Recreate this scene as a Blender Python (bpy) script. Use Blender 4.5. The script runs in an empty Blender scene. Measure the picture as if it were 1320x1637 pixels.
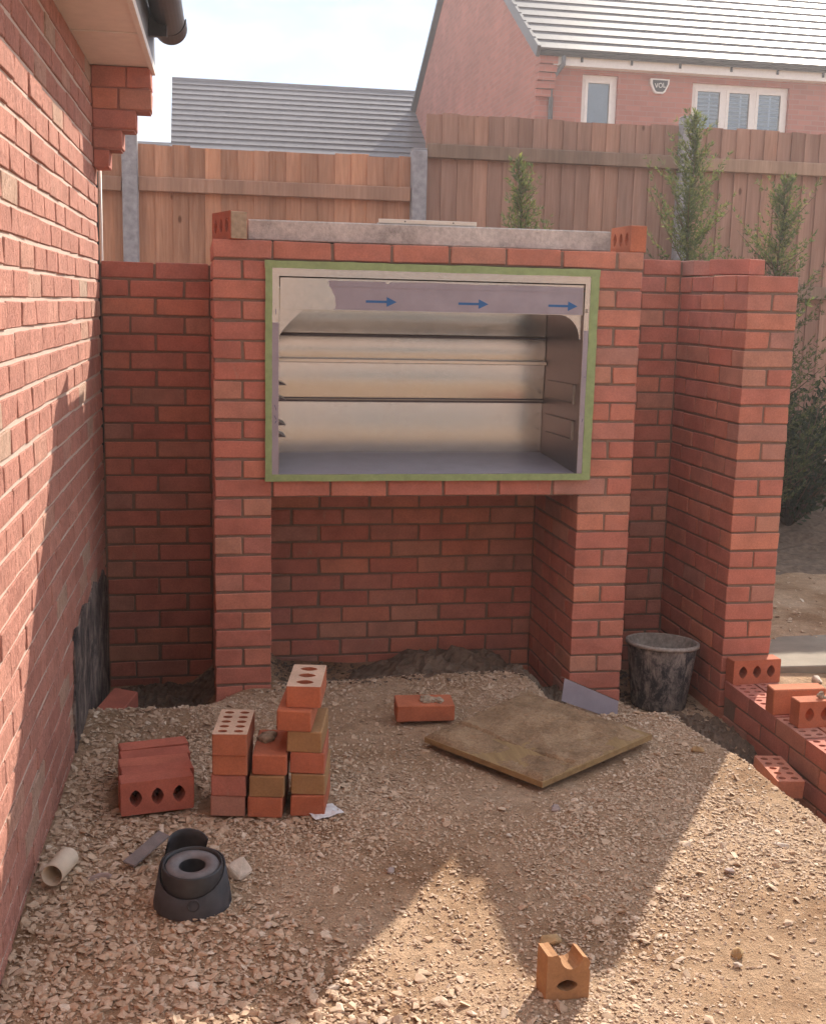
import bpy, bmesh, math, random
import numpy as np
from mathutils import Vector, Matrix, Euler
from mathutils.geometry import delaunay_2d_cdt

random.seed(7)
rng = np.random.default_rng(11)
R = math.radians
scene = bpy.context.scene
col = scene.collection

# ------------------------------------------------------------------ camera
cam_d = bpy.data.cameras.new('camera')
cam = bpy.data.objects.new('camera', cam_d)
col.objects.link(cam)
yaw, pitch, roll = 0.1863, 0.1759, -0.0233
fwd = Vector((math.sin(yaw) * math.cos(pitch), math.cos(yaw) * math.cos(pitch), -math.sin(pitch)))
rt = Vector((math.cos(yaw), -math.sin(yaw), 0))
dn = fwd.cross(rt)
r2 = rt * math.cos(roll) + dn * math.sin(roll)
d2 = -rt * math.sin(roll) + dn * math.cos(roll)
m = Matrix((r2, -d2, -fwd)).transposed().to_4x4()
m.translation = Vector((-0.0715, -4.4877, 1.5506))
cam.matrix_world = m
cam_d.sensor_fit = 'HORIZONTAL'
cam_d.sensor_width = 36
cam_d.lens = 1873.3 / 1320 * 36
cam_d.clip_end = 2000
scene.camera = cam

# ------------------------------------------------------------------ light
SUN = Vector((1.0, 1.42, 1.19)).normalized()
EL = math.asin(SUN.z)
AZ = math.atan2(SUN.x, SUN.y)
w = bpy.data.worlds.new('World')
scene.world = w
w.use_nodes = True
nt = w.node_tree
nt.nodes.clear()
N = nt.nodes.new
out = N('ShaderNodeOutputWorld'); bg = N('ShaderNodeBackground'); sky = N('ShaderNodeTexSky')
sky.sky_type = 'NISHITA'; sky.sun_disc = False
sky.sun_elevation = EL; sky.sun_rotation = AZ
sky.air_density = .75; sky.dust_density = .3; sky.ozone_density = 2.0
tc = N('ShaderNodeTexCoord'); mp = N('ShaderNodeMapping'); nz = N('ShaderNodeTexNoise')
mp.inputs['Scale'].default_value = (1.0, 1.0, 2.6)
mp.inputs['Location'].default_value = (0.62, 0.1, 0.35)
nz.inputs['Scale'].default_value = 1.9; nz.inputs['Detail'].default_value = 7; nz.inputs['Roughness'].default_value = .55
cr = N('ShaderNodeValToRGB')
cr.color_ramp.elements[0].position = .37; cr.color_ramp.elements[1].position = .55
mix = N('ShaderNodeMix'); mix.data_type = 'RGBA'
mix.inputs['B'].default_value = (6.3, 6.3, 6.5, 1)
L = nt.links.new
L(tc.outputs['Generated'], mp.inputs['Vector']); L(mp.outputs['Vector'], nz.inputs['Vector'])
L(nz.outputs['Fac'], cr.inputs['Fac']); L(cr.outputs['Color'], mix.inputs['Factor'])
L(sky.outputs['Color'], mix.inputs['A']); L(mix.outputs['Result'], bg.inputs['Color'])
bg.inputs['Strength'].default_value = .105
L(bg.outputs['Background'], out.inputs['Surface'])
sun_d = bpy.data.lights.new('sun', 'SUN')
sun_d.energy = 4.3; sun_d.angle = R(.55); sun_d.color = (1, .9, .76)
sun = bpy.data.objects.new('sun', sun_d)
col.objects.link(sun)
sun.rotation_euler = SUN.to_track_quat('Z', 'Y').to_euler()
scene.view_settings.view_transform = 'Standard'
scene.view_settings.look = 'None'
scene.view_settings.exposure = 1.0
scene.view_settings.gamma = 1
c_ = scene.cycles
c_.max_bounces = 5; c_.diffuse_bounces = 3; c_.glossy_bounces = 3; c_.transmission_bounces = 4; c_.transparent_max_bounces = 6
c_.use_adaptive_sampling = True; c_.adaptive_threshold = .03; c_.debug_use_spatial_splits = True
c_.caustics_reflective = False; c_.caustics_refractive = False

# ------------------------------------------------------------------ helpers
def link(o, parent=None):
    col.objects.link(o)
    if parent is not None:
        o.parent = parent
    return o

def tag(o, label=None, cat=None, group=None, kind=None):
    if label: o['label'] = label
    if cat: o['category'] = cat
    if group: o['group'] = group
    if kind: o['kind'] = kind
    return o

def thing(name, loc, label, cat, group=None, rz=0):
    o = bpy.data.objects.new(name, None)
    o.empty_display_size = .1
    o.location = loc; o.rotation_euler = (0, 0, rz)
    link(o); tag(o, label, cat, group)
    return o

def raw(name, verts, faces, mat, parent=None, smooth=False, loc=None, rot=None):
    me = bpy.data.meshes.new(name)
    me.from_pydata([tuple(v) for v in verts], [], [tuple(f) for f in faces])
    if mat is not None: me.materials.append(mat)
    if smooth:
        me.polygons.foreach_set('use_smooth', [True] * len(me.polygons))
    me.update()
    o = bpy.data.objects.new(name, me)
    if loc is not None: o.location = loc
    if rot is not None: o.rotation_euler = rot
    return link(o, parent)

class MB:
    """collects simple solids into one mesh"""
    def __init__(s): s.v = []; s.f = []
    def add(s, v, f):
        b = len(s.v); s.v += [tuple(p) for p in v]; s.f += [tuple(i + b for i in q) for q in f]; return s
    def box(s, x0, x1, y0, y1, z0, z1, M=None):
        v = [Vector(p) for p in ((x0, y0, z0), (x1, y0, z0), (x1, y1, z0), (x0, y1, z0), (x0, y0, z1), (x1, y0, z1), (x1, y1, z1), (x0, y1, z1))]
        if M is not None: v = [M @ p for p in v]
        return s.add(v, [(0, 3, 2, 1), (4, 5, 6, 7), (0, 1, 5, 4), (1, 2, 6, 5), (2, 3, 7, 6), (3, 0, 4, 7)])
    def cbox(s, x0, x1, y0, y1, z0, z1, c=.004, jit=0, M=None):
        v, f = chamfer_box(x1 - x0, y1 - y0, z1 - z0, c, jit)
        o = Vector(((x0 + x1) / 2, (y0 + y1) / 2, (z0 + z1) / 2))
        v = [Vector(p) + o for p in v]
        if M is not None: v = [M @ p for p in v]
        return s.add(v, f)
    def tube(s, pts, r, n=8, caps=True):
        pts = [Vector(p) for p in pts]; rr = r if isinstance(r, (list, tuple)) else [r] * len(pts)
        b = len(s.v); k = len(pts)
        for i, p in enumerate(pts):
            d = (pts[min(i + 1, k - 1)] - pts[max(i - 1, 0)]).normalized()
            a = d.orthogonal().normalized() if i == 0 else (prev - d * prev.dot(d)).normalized()
            prev = a; c = d.cross(a)
            for j in range(n):
                t = 2 * math.pi * j / n
                s.v.append(tuple(p + (a * math.cos(t) + c * math.sin(t)) * rr[i]))
        for i in range(k - 1):
            for j in range(n):
                s.f.append((b + i * n + j, b + i * n + (j + 1) % n, b + (i + 1) * n + (j + 1) % n, b + (i + 1) * n + j))
        if caps:
            s.f.append(tuple(b + j for j in reversed(range(n)))); s.f.append(tuple(b + (k - 1) * n + j for j in range(n)))
        return s
    def lathe(s, prof, n=40, M=None):
        b = len(s.v); k = len(prof)
        for (r, z) in prof:
            for j in range(n):
                t = 2 * math.pi * j / n
                p = Vector((r * math.cos(t), r * math.sin(t), z))
                s.v.append(tuple(M @ p if M is not None else p))
        for i in range(k - 1):
            for j in range(n):
                s.f.append((b + i * n + j, b + i * n + (j + 1) % n, b + (i + 1) * n + (j + 1) % n, b + (i + 1) * n + j))
        return s
    def build(s, name, mat, parent=None, smooth=False, loc=None, rot=None):
        return raw(name, s.v, s.f, mat, parent, smooth, loc, rot)

def chamfer_box(lx, ly, lz, c, jit=0, rnd=random):
    hx, hy, hz = lx / 2, ly / 2, lz / 2
    v = []; idx = {}
    for sx in (-1, 1):
        for sy in (-1, 1):
            for sz in (-1, 1):
                jj = [rnd.uniform(-jit, jit) for _ in range(3)]
                for ax in range(3):
                    p = [sx * (hx - c), sy * (hy - c), sz * (hz - c)]
                    p[ax] = (sx * hx, sy * hy, sz * hz)[ax]
                    idx[(sx, sy, sz, ax)] = len(v)
                    v.append(tuple(p[i] + jj[i] for i in range(3)))
    f = []
    for ax in range(3):
        a1, a2 = (ax + 1) % 3, (ax + 2) % 3
        for s in (-1, 1):
            q = []
            for (u, t) in ((-1, -1), (1, -1), (1, 1), (-1, 1)):
                k = [0, 0, 0]; k[ax] = s; k[a1] = u; k[a2] = t
                q.append(idx[(k[0], k[1], k[2], ax)])
            f.append(tuple(q if s > 0 else reversed(q)))
    for ax in range(3):           # edges along ax
        a1, a2 = (ax + 1) % 3, (ax + 2) % 3
        for u in (-1, 1):
            for t in (-1, 1):
                k0 = [0, 0, 0]; k0[ax] = -1; k0[a1] = u; k0[a2] = t
                k1 = list(k0); k1[ax] = 1
                q = [idx[(*k0, a1)], idx[(*k1, a1)], idx[(*k1, a2)], idx[(*k0, a2)]]
                f.append(tuple(q if u * t < 0 else reversed(q)))
    for sx in (-1, 1):
        for sy in (-1, 1):
            for sz in (-1, 1):
                q = [idx[(sx, sy, sz, a)] for a in range(3)]
                f.append(tuple(q if sx * sy * sz > 0 else reversed(q)))
    return v, f

def inside(p, poly):
    x, y = p; c = False; n = len(poly)
    for i in range(n):
        x0, y0 = poly[i]; x1, y1 = poly[i - 1]
        if (y0 > y) != (y1 > y) and x < (x1 - x0) * (y - y0) / (y1 - y0) + x0: c = not c
    return c

def prism_holes(outline, holes, h):
    """solid outline with through holes, extruded along z from -h/2 to h/2"""
    pts = [Vector(p) for p in outline]; loops = [list(range(len(pts)))]
    for hl in holes:
        b = len(pts); pts += [Vector(p) for p in hl]; loops.append(list(range(b, b + len(hl))))
    edges = [(l[i], l[(i + 1) % len(l)]) for l in loops for i in range(len(l))]
    co, _, fc, *_r = delaunay_2d_cdt(pts, edges, [], 0, 1e-6)
    co = [tuple(c) for c in co]; k = len(co)
    v = [(x, y, h / 2) for x, y in co] + [(x, y, -h / 2) for x, y in co]; f = []
    for t in fc:
        cx = sum(co[i][0] for i in t) / len(t); cy = sum(co[i][1] for i in t) / len(t)
        if not inside((cx, cy), outline) or any(inside((cx, cy), q) for q in holes): continue
        a = sum(co[t[i - 1]][0] * co[t[i]][1] - co[t[i]][0] * co[t[i - 1]][1] for i in range(len(t)))
        t = list(t) if a > 0 else list(reversed(t))
        f.append(tuple(t)); f.append(tuple(i + k for i in reversed(t)))
    for l in loops:
        pl = [co[i] for i in l]
        a = sum(pl[i - 1][0] * pl[i][1] - pl[i][0] * pl[i - 1][1] for i in range(len(pl)))
        hole = l is not loops[0]
        for i in range(len(l)):
            p, q = l[i], l[(i + 1) % len(l)]
            if (a > 0) == hole: p, q = q, p
            f.append((p + k, q + k, q, p))
    return v, f

# ------------------------------------------------------------------ materials
class NT:
    def __init__(s, name):
        s.m = bpy.data.materials.new(name); s.m.use_nodes = True
        s.t = s.m.node_tree; s.b = s.t.nodes['Principled BSDF']
    def n(s, t, **kw):
        q = s.t.nodes.new(t)
        for k, v in kw.items():
            if hasattr(q, k): setattr(q, k, v)
            else: q.inputs[k].default_value = v
        return q
    def l(s, a, b): s.t.links.new(a, b)
    def coords(s, scale=(1, 1, 1), rnd=True):
        t = s.n('ShaderNodeTexCoord'); mp = s.n('ShaderNodeMapping'); mp.inputs['Scale'].default_value = scale
        if rnd:
            oi = s.n('ShaderNodeObjectInfo'); va = s.n('ShaderNodeVectorMath', operation='ADD')
            sc = s.n('ShaderNodeVectorMath', operation='SCALE'); sc.inputs['Scale'].default_value = 37.7
            cb = s.n('ShaderNodeCombineXYZ')
            for i in range(3): s.l(oi.outputs['Random'], cb.inputs[i])
            s.l(cb.outputs[0], sc.inputs[0]); s.l(t.outputs['Object'], va.inputs[0]); s.l(sc.outputs[0], va.inputs[1])
            s.l(va.outputs[0], mp.inputs['Vector'])
        else:
            s.l(t.outputs['Object'], mp.inputs['Vector'])
        return mp.outputs[0]
    def noise(s, vec, scale, detail=4, rough=.55, dist=0):
        q = s.n('ShaderNodeTexNoise'); q.inputs['Scale'].default_value = scale; q.inputs['Detail'].default_value = detail
        q.inputs['Roughness'].default_value = rough; q.inputs['Distortion'].default_value = dist
        s.l(vec, q.inputs['Vector']); return q.outputs['Fac']
    def ramp(s, fac, stops, interp='LINEAR'):
        q = s.n('ShaderNodeValToRGB'); e = q.color_ramp.elements; q.color_ramp.interpolation = interp
        while len(e) < len(stops): e.new(.5)
        for el, (p, c) in zip(e, stops):
            el.position = p; el.color = (*c, 1) if len(c) == 3 else c
        s.l(fac, q.inputs['Fac']); return q.outputs['Color']
    def mix(s, fac, a, b, mode='MIX'):
        q = s.n('ShaderNodeMix', data_type='RGBA', blend_type=mode)
        for k, v in (('Factor', fac), ('A', a), ('B', b)):
            if isinstance(v, (int, float)): q.inputs[k].default_value = v
            elif isinstance(v, tuple): q.inputs[k].default_value = (*v, 1)
            else: s.l(v, q.inputs[k])
        return q.outputs['Result']
    def math(s, op, a, b=None):
        q = s.n('ShaderNodeMath', operation=op)
        for i, v in enumerate((a, b)):
            if v is None: continue
            if isinstance(v, (int, float)): q.inputs[i].default_value = v
            else: s.l(v, q.inputs[i])
        return q.outputs[0]
    def rnd(s):
        oi = s.n('ShaderNodeObjectInfo'); g = s.n('ShaderNodeNewGeometry')
        return s.math('FRACT', s.math('ADD', oi.outputs['Random'], s.math('MULTIPLY', g.outputs['Random Per Island'], 7.31)))
    def bump(s, h, strength=.5, dist=.004, chain=None):
        q = s.n('ShaderNodeBump'); q.inputs['Strength'].default_value = strength; q.inputs['Distance'].default_value = dist
        s.l(h, q.inputs['Height'])
        if chain is not None: s.l(chain, q.inputs['Normal'])
        return q.outputs['Normal']
    def fin(s, color=None, rough=.9, metal=0, normal=None, spec=None):
        if color is not None:
            if isinstance(color, tuple): s.b.inputs['Base Color'].default_value = (*color, 1)
            else: s.l(color, s.b.inputs['Base Color'])
        if isinstance(rough, (int, float)): s.b.inputs['Roughness'].default_value = rough
        else: s.l(rough, s.b.inputs['Roughness'])
        s.b.inputs['Metallic'].default_value = metal
        if spec is not None: s.b.inputs['Specular IOR Level'].default_value = spec
        if normal is not None: s.l(normal, s.b.inputs['Normal'])
        return s.m

def mat_brick(name, stops, grain=1.0, blotch=(.74, 1.14), creased=False, smear=0, smear_col=(.5, .42, .36)):
    q = NT(name); v = q.coords()
    c = q.ramp(q.rnd(), stops)
    n1 = q.noise(v, 9, 5, .6)
    c = q.mix(1, c, q.ramp(n1, [(.25, (blotch[0],) * 3), (.75, (blotch[1],) * 3)]), 'MULTIPLY')
    n2 = q.noise(v, 150, 3, .7)
    c = q.mix(1, c, q.ramp(n2, [(.3, (.86,) * 3), (.7, (1.1,) * 3)]), 'MULTIPLY')
    nb = q.noise(v, 260, 3, .7)
    nr = q.bump(nb, .45 * grain, .0012)
    if creased:
        v2 = q.coords((26, 26, 8)); n3 = q.noise(v2, 2.6, 4, .65, 1.8)
        c = q.mix(1, c, q.ramp(n3, [(.33, (.62, .56, .54)), (.45, (1, 1, 1)), (.8, (1.10, 1.09, 1.08))]), 'MULTIPLY')  # crease shade put into the colour, following the bump height
        nr = q.bump(n3, 1.0, .017, nr)
    if smear:
        v3 = q.coords((1, 1, .35)); n4 = q.noise(v3, 13, 6, .7)
        c = q.mix(q.ramp(n4, [(1 - smear, (0, 0, 0)), (1 - smear + .12, (.75,) * 3)]), c, smear_col)
    return q.fin(c, .88, 0, nr, .25)

NEW = [(0, (.44, .165, .125)), (.18, (.51, .19, .138)), (.36, (.47, .175, .13)), (.55, (.55, .225, .15)), (.72, (.46, .185, .145)), (.88, (.49, .24, .17)), (1, (.41, .205, .165))]
M_brick = mat_brick('new_red_brick', NEW, smear=.36, smear_col=(.40, .25, .19))
M_brick_loose = mat_brick('loose_orange_brick', [(0, (.43, .135, .075)), (.4, (.48, .165, .085)), (.7, (.40, .12, .075)), (1, (.50, .20, .10))], smear=.27, smear_col=(.46, .34, .25))
M_brick_buff = mat_brick('buff_stained_brick', [(0, (.38, .22, .105)), (.5, (.33, .19, .09)), (1, (.42, .22, .11))], smear=.4, smear_col=(.36, .26, .12))
M_brick_pink = mat_brick('pink_red_brick', [(0, (.45, .14, .10)), (1, (.47, .155, .105))], smear=.3, smear_col=(.5, .25, .2))
M_brick_old = mat_brick('rustic_house_brick', [(0, (.54, .245, .19)), (.3, (.61, .29, .225)), (.6, (.57, .265, .205)), (.84, (.63, .31, .24)), (.95, (.59, .37, .28)), (1, (.57, .40, .31))], 1.5, (.8, 1.12), True, .3, (.58, .42, .34))

M_bed = mat_brick('pale_brick_bed', [(0, (.60, .43, .32)), (1, (.64, .46, .34))], smear=.35, smear_col=(.52, .30, .2))
def mat_mortar(name, a, b, sc=60):
    q = NT(name); v = q.coords(rnd=False)
    n = q.noise(v, sc, 6, .65); n2 = q.noise(v, 4, 4)
    c = q.mix(n2, q.ramp(n, [(.3, a), (.7, b)]), a)
    return q.fin(c, .95, 0, q.bump(n, .8, .004), .15)
M_mortar = mat_mortar('brown_mortar', (.20, .135, .105), (.29, .20, .155))
M_mortar_old = mat_mortar('pale_mortar', (.54, .42, .355), (.70, .57, .48))
M_mortar_red = mat_mortar('pinkish_mortar', (.34, .16, .13), (.42, .22, .18))
M_mortar_dark = mat_mortar('shadow_gap_mortar', (.10, .075, .06), (.16, .12, .1))

def mat_plain(name, c, rough=.6, metal=0, var=.12, sc=20, bump=.15, spec=.4, dist=.002):
    q = NT(name); v = q.coords()
    n = q.noise(v, sc, 5, .6)
    k = q.mix(1, c, q.ramp(n, [(.3, (1 - var,) * 3), (.7, (1 + var,) * 3)]), 'MULTIPLY')
    return q.fin(k, rough, metal, q.bump(n, bump, dist), spec)

M_white = mat_plain('white_upvc', (.78, .74, .70), .45, var=.05)
M_soffit = mat_plain('cream_soffit', (.80, .72, .66), .6, var=.05)
M_black = mat_plain('black_plastic', (.025, .025, .028), .4, var=.3, sc=40)
M_blackdusty = mat_plain('dusty_black_plastic', (.045, .043, .048), .62, var=.5, sc=14)
M_greycap = mat_plain('grey_plastic_cap', (.15, .14, .145), .55, var=.25, sc=30)
M_tape = mat_plain('green_masking_tape', (.27, .36, .165), .7, var=.14, sc=30, bump=.3)
M_film = mat_plain('lilac_protective_film', (.31, .285, .335), .38, var=.10, sc=12, bump=.35, dist=.0015)
M_arrow = mat_plain('blue_print', (.02, .12, .33), .45, var=.05)
M_ink = mat_plain('marker_ink', (.05, .05, .16), .5)
M_lead = mat_plain('grey_fascia', (.12, .125, .14), .45, var=.1)
M_post = mat_plain('concrete_post', (.33, .315, .33), .9, var=.22, sc=25, bump=.5)
M_slab = mat_plain('paving_slab_concrete', (.24, .205, .165), .9, var=.16, sc=8, bump=.4)
M_cardboard = mat_plain('cream_card_tube', (.62, .53, .42), .7, var=.08)
M_slate = mat_plain('grey_slate_piece', (.20, .17, .165), .8, var=.2, sc=20, bump=.6)
M_paper = mat_plain('crumpled_white_paper', (.68, .68, .70), .8, var=.08)
M_rubber = mat_plain('dark_strip', (.03, .028, .03), .7)
M_lumps = mat_plain('mortar_lump', (.34, .27, .20), .95, var=.35, sc=60, bump=1, dist=.006)
M_soil = mat_plain('damp_dark_soil', (.155, .11, .08), .95, var=.4, sc=30, bump=1, dist=.012)
M_dark = mat_plain('dark_interior', (.05, .05, .06), .9)
M_bark = mat_plain('conifer_bark', (.13, .085, .055), .95, var=.3, sc=40, bump=.8)

def mat_steel(name, c=(.50, .51, .53), r0=.12, r1=.26, wob=.35):
    q = NT(name); v = q.coords((1, 1, 1)); n = q.noise(v, 3.2, 4, .5); n2 = q.noise(q.coords((2, 2, 90)), 3, 3)
    n3 = q.noise(v, 60, 4, .7)
    rr = q.math('ADD', q.math('MULTIPLY', n, r1 - r0), q.math('ADD', q.math('MULTIPLY', n3, .08), r0))
    k = q.mix(1, c, q.ramp(n3, [(.3, (.93,) * 3), (.7, (1.04,) * 3)]), 'MULTIPLY')
    return q.fin(k, rr, 1, q.bump(n2, .05, .001, q.bump(n, wob, .006)))
M_steel = mat_steel('brushed_steel')
M_steel_shade = mat_steel('shade_dark_steel', (.075, .07, .085), .3, .4)  # near-black colour puts the shade of recesses and undersides into the steel
M_alu = mat_steel('bright_folded_steel', (.62, .60, .58), .3, .4)
M_steel2 = mat_steel('shaded_steel', (.27, .26, .26), .25, .4)  # darker copy of the steel, side shade put into its colour

def mat_concrete():
    q = NT('lintel_concrete'); v = q.coords(rnd=False)
    n = q.noise(v, 7, 6, .65); n2 = q.noise(v, 70, 5, .7)
    c = q.ramp(n, [(.32, (.30, .275, .26)), (.46, (.50, .455, .43)), (.7, (.64, .59, .55))])
    c = q.mix(1, c, q.ramp(n2, [(.3, (.75,) * 3), (.65, (1.1,) * 3)]), 'MULTIPLY')
    return q.fin(c, .92, 0, q.bump(n2, .7, .004), .2)
M_conc = mat_concrete()

def mat_wood(name, a, b, sc=1):
    q = NT(name); v = q.coords((1, 1, .06)); v2 = q.coords((1, 1, .18))
    n = q.noise(v, 60, 5, .6, .5); n2 = q.noise(v2, 7, 3)
    kn = q.n('ShaderNodeTexVoronoi'); kn.inputs['Scale'].default_value = 3.4
    q.l(q.coords((1.6, 1.6, .8)), kn.inputs['Vector'])
    c = q.ramp(n, [(.3, a), (.7, b)])
    c = q.mix(1, c, q.ramp(n2, [(.3, (.78,) * 3), (.7, (1.15,) * 3)]), 'MULTIPLY')
    c = q.mix(1, c, q.ramp(q.rnd(), [(0, (.8, .78, .76)), (.5, (1, 1, 1)), (1, (1.18, 1.12, 1.05))]), 'MULTIPLY')
    c = q.mix(1, c, q.ramp(kn.outputs['Distance'], [(.045, (.42, .36, .32)), (.085, (1, 1, 1))]), 'MULTIPLY')
    return q.fin(c, .85, 0, q.bump(n, .35, .002), .2)
M_wood = mat_wood('fence_timber', (.42, .205, .125), (.55, .30, .195))
M_wood_grey = mat_wood('weathered_fence_timber', (.33, .185, .135), (.42, .255, .195))
M_rail = mat_wood('fence_rail_timber', (.37, .205, .14), (.46, .275, .195))

def mat_board():
    q = NT('site_board_timber'); v = q.coords((1, .1, 1), rnd=False); n = q.noise(v, 40, 5, .6)
    c = q.ramp(n, [(.3, (.23, .15, .075)), (.7, (.36, .25, .125))])
    return q.fin(c, .9, 0, q.bump(n, .4, .002), .2)
M_board = mat_board()
def mat_crust():
    q = NT('dried_mortar_crust'); v = q.coords(rnd=False); n = q.noise(v, 9, 7, .65); n2 = q.noise(v, 120, 4, .7)
    c = q.ramp(n, [(.3, (.19, .125, .075)), (.5, (.31, .21, .13)), (.7, (.42, .30, .19))])
    c = q.mix(1, c, q.ramp(n2, [(.3, (.7,) * 3), (.7, (1.15,) * 3)]), 'MULTIPLY')
    return q.fin(c, .96, 0, q.bump(n2, .8, .004, q.bump(n, .8, .02)), .15)
M_crust = mat_crust()

def mat_ground():
    q = NT('dusty_stony_ground'); v = q.coords(rnd=False)
    n = q.noise(v, 2.4, 6, .62); n2 = q.noise(v, 26, 6, .7); n3 = q.noise(v, 170, 4, .7)
    c = q.ramp(n, [(.34, (.30, .18, .105)), (.46, (.43, .285, .18)), (.66, (.54, .385, .265))])
    c = q.mix(1, c, q.ramp(n2, [(.3, (.72,) * 3), (.7, (1.15,) * 3)]), 'MULTIPLY')
    c = q.mix(1, c, q.ramp(n3, [(.3, (.7,) * 3), (.7, (1.2,) * 3)]), 'MULTIPLY')
    return q.fin(c, .97, 0, q.bump(n3, .9, .006, q.bump(n2, .8, .02)), .12)
M_ground = mat_ground()

def mat_stone(name, stops):
    q = NT(name); v = q.coords(rnd=False)
    c = q.ramp(q.rnd(), stops); n = q.noise(v, 90, 4, .6)
    c = q.mix(1, c, q.ramp(n, [(.3, (.8,) * 3), (.7, (1.12,) * 3)]), 'MULTIPLY')
    return q.fin(c, .92, 0, q.bump(n, .35, .002), .2)
GR = [(0, (.42, .295, .20)), (.2, (.54, .405, .295)), (.4, (.47, .34, .24)), (.6, (.60, .465, .345)), (.78, (.49, .345, .24)), (.9, (.68, .56, .445)), (1, (.36, .24, .16))]
M_gravel = mat_stone('limestone_chips', GR)
M_rock_buff = mat_plain('buff_rock', (.40, .27, .14), .9, var=.22, sc=40, bump=.8, dist=.004)
M_rock_pale = mat_plain('pale_rock', (.56, .47, .39), .9, var=.2, sc=40, bump=.8, dist=.004)
M_rock_grey = mat_plain('mauve_grey_rock', (.33, .26, .24), .9, var=.25, sc=40, bump=.8, dist=.004)

M_skin = mat_plain('dried_mortar_skin', (.36, .27, .185), .95, var=.2, sc=50, bump=.6)
def mat_bucket():
    q = NT('mortar_splashed_bucket'); v = q.coords((1, 1, .5), rnd=False); n = q.noise(v, 26, 8, .8, .4); n2 = q.noise(q.coords(rnd=False), 8, 4)
    c = q.mix(q.ramp(n, [(.44, (0, 0, 0)), (.60, (.85,) * 3)]), (.032, .032, .038), (.34, .30, .27))
    c = q.mix(q.ramp(n2, [(.45, (0, 0, 0)), (.75, (.5,) * 3)]), c, (.17, .15, .14))
    return q.fin(c, .75, 0, q.bump(n, .5, .003), .3)
M_bucket = mat_bucket()
M_bucket_rim = mat_plain('mortar_caked_rim', (.30, .27, .245), .85, var=.35, sc=50, bump=.8)

def mat_membrane():
    q = NT('black_membrane'); v = q.coords((1, 1, .8), rnd=False); n = q.noise(v, 9, 7, .75, .5)
    c = q.ramp(n, [(.36, (.035, .032, .035)), (.5, (.14, .115, .105)), (.62, (.31, .25, .215))])
    return q.fin(c, .85, 0, q.bump(n, 1, .012), .2)
M_membrane = mat_membrane()

def mat_tiles(name, c, rough, sm=.7):
    q = NT(name); v = q.coords(rnd=False); n = q.noise(v, 3, 5, .6)
    t = q.n('ShaderNodeTexCoord'); sx = q.n('ShaderNodeSeparateXYZ'); q.l(t.outputs['Object'], sx.inputs[0])
    fr = q.math('FRACT', q.math('MULTIPLY', sx.outputs[0], 3.3))
    seam = q.math('LESS_THAN', fr, .05)
    k = q.mix(1, c, q.ramp(n, [(.3, (.85,) * 3), (.7, (1.15,) * 3)]), 'MULTIPLY')
    k = q.mix(q.math('MULTIPLY', seam, sm), k, (.02, .02, .02))
    return q.fin(k, rough, 0, q.bump(n, .2, .004), .5)
M_tiles = mat_tiles('grey_roof_tile', (.09, .085, .09), .5, .35)
M_tiles2 = mat_tiles('grey_roof_tile_far', (.135, .125, .135), .42, .06)

def mat_farbrick(name, axis):
    q = NT(name); t = q.n('ShaderNodeTexCoord'); s = q.n('ShaderNodeSeparateXYZ'); cb = q.n('ShaderNodeCombineXYZ')
    q.l(t.outputs['Object'], s.inputs[0]); q.l(s.outputs[axis], cb.inputs[0]); q.l(s.outputs[2], cb.inputs[1])
    b = q.n('ShaderNodeTexBrick'); q.l(cb.outputs[0], b.inputs['Vector'])
    b.inputs['Scale'].default_value = 1; b.inputs['Brick Width'].default_value = .225; b.inputs['Row Height'].default_value = .075
    b.inputs['Mortar Size'].default_value = .006
    b.inputs['Color1'].default_value = (.36, .135, .105, 1); b.inputs['Color2'].default_value = (.44, .17, .13, 1); b.inputs['Mortar'].default_value = (.37, .20, .165, 1)
    n = q.noise(q.coords(rnd=False), 1.1, 5, .6)
    c = q.mix(1, b.outputs['Color'], q.ramp(n, [(.3, (.86,) * 3), (.7, (1.1,) * 3)]), 'MULTIPLY')
    return q.fin(c, .9, 0, q.bump(b.outputs['Fac'], -.3, .005), .2)
M_far_x = mat_farbrick('neighbour_brick_front', 0)
M_far_y = mat_farbrick('neighbour_brick_gable', 1)

def mat_glass():
    q = NT('window_glass'); q.t.nodes.remove(q.b)
    o = q.t.nodes['Material Output']; tr = q.n('ShaderNodeBsdfTransparent'); gl = q.n('ShaderNodeBsdfGlossy'); fr = q.n('ShaderNodeFresnel'); mx = q.n('ShaderNodeMixShader')
    tr.inputs['Color'].default_value = (.80, .88, .95, 1); gl.inputs['Roughness'].default_value = .02; fr.inputs['IOR'].default_value = 1.9
    q.l(fr.outputs[0], mx.inputs[0]); q.l(tr.outputs[0], mx.inputs[1]); q.l(gl.outputs[0], mx.inputs[2]); q.l(mx.outputs[0], o.inputs['Surface'])
    return q.m
M_glass = mat_glass()
M_pane = mat_plain('unseen_house_glass', (.10, .11, .12), .08, var=.05, bump=0, spec=.8)
M_blind = mat_plain('blue_white_blind', (.38, .50, .66), .6, var=.05)
M_curtain = mat_plain('blue_room_shade', (.16, .24, .34), .8, var=.1)

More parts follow.
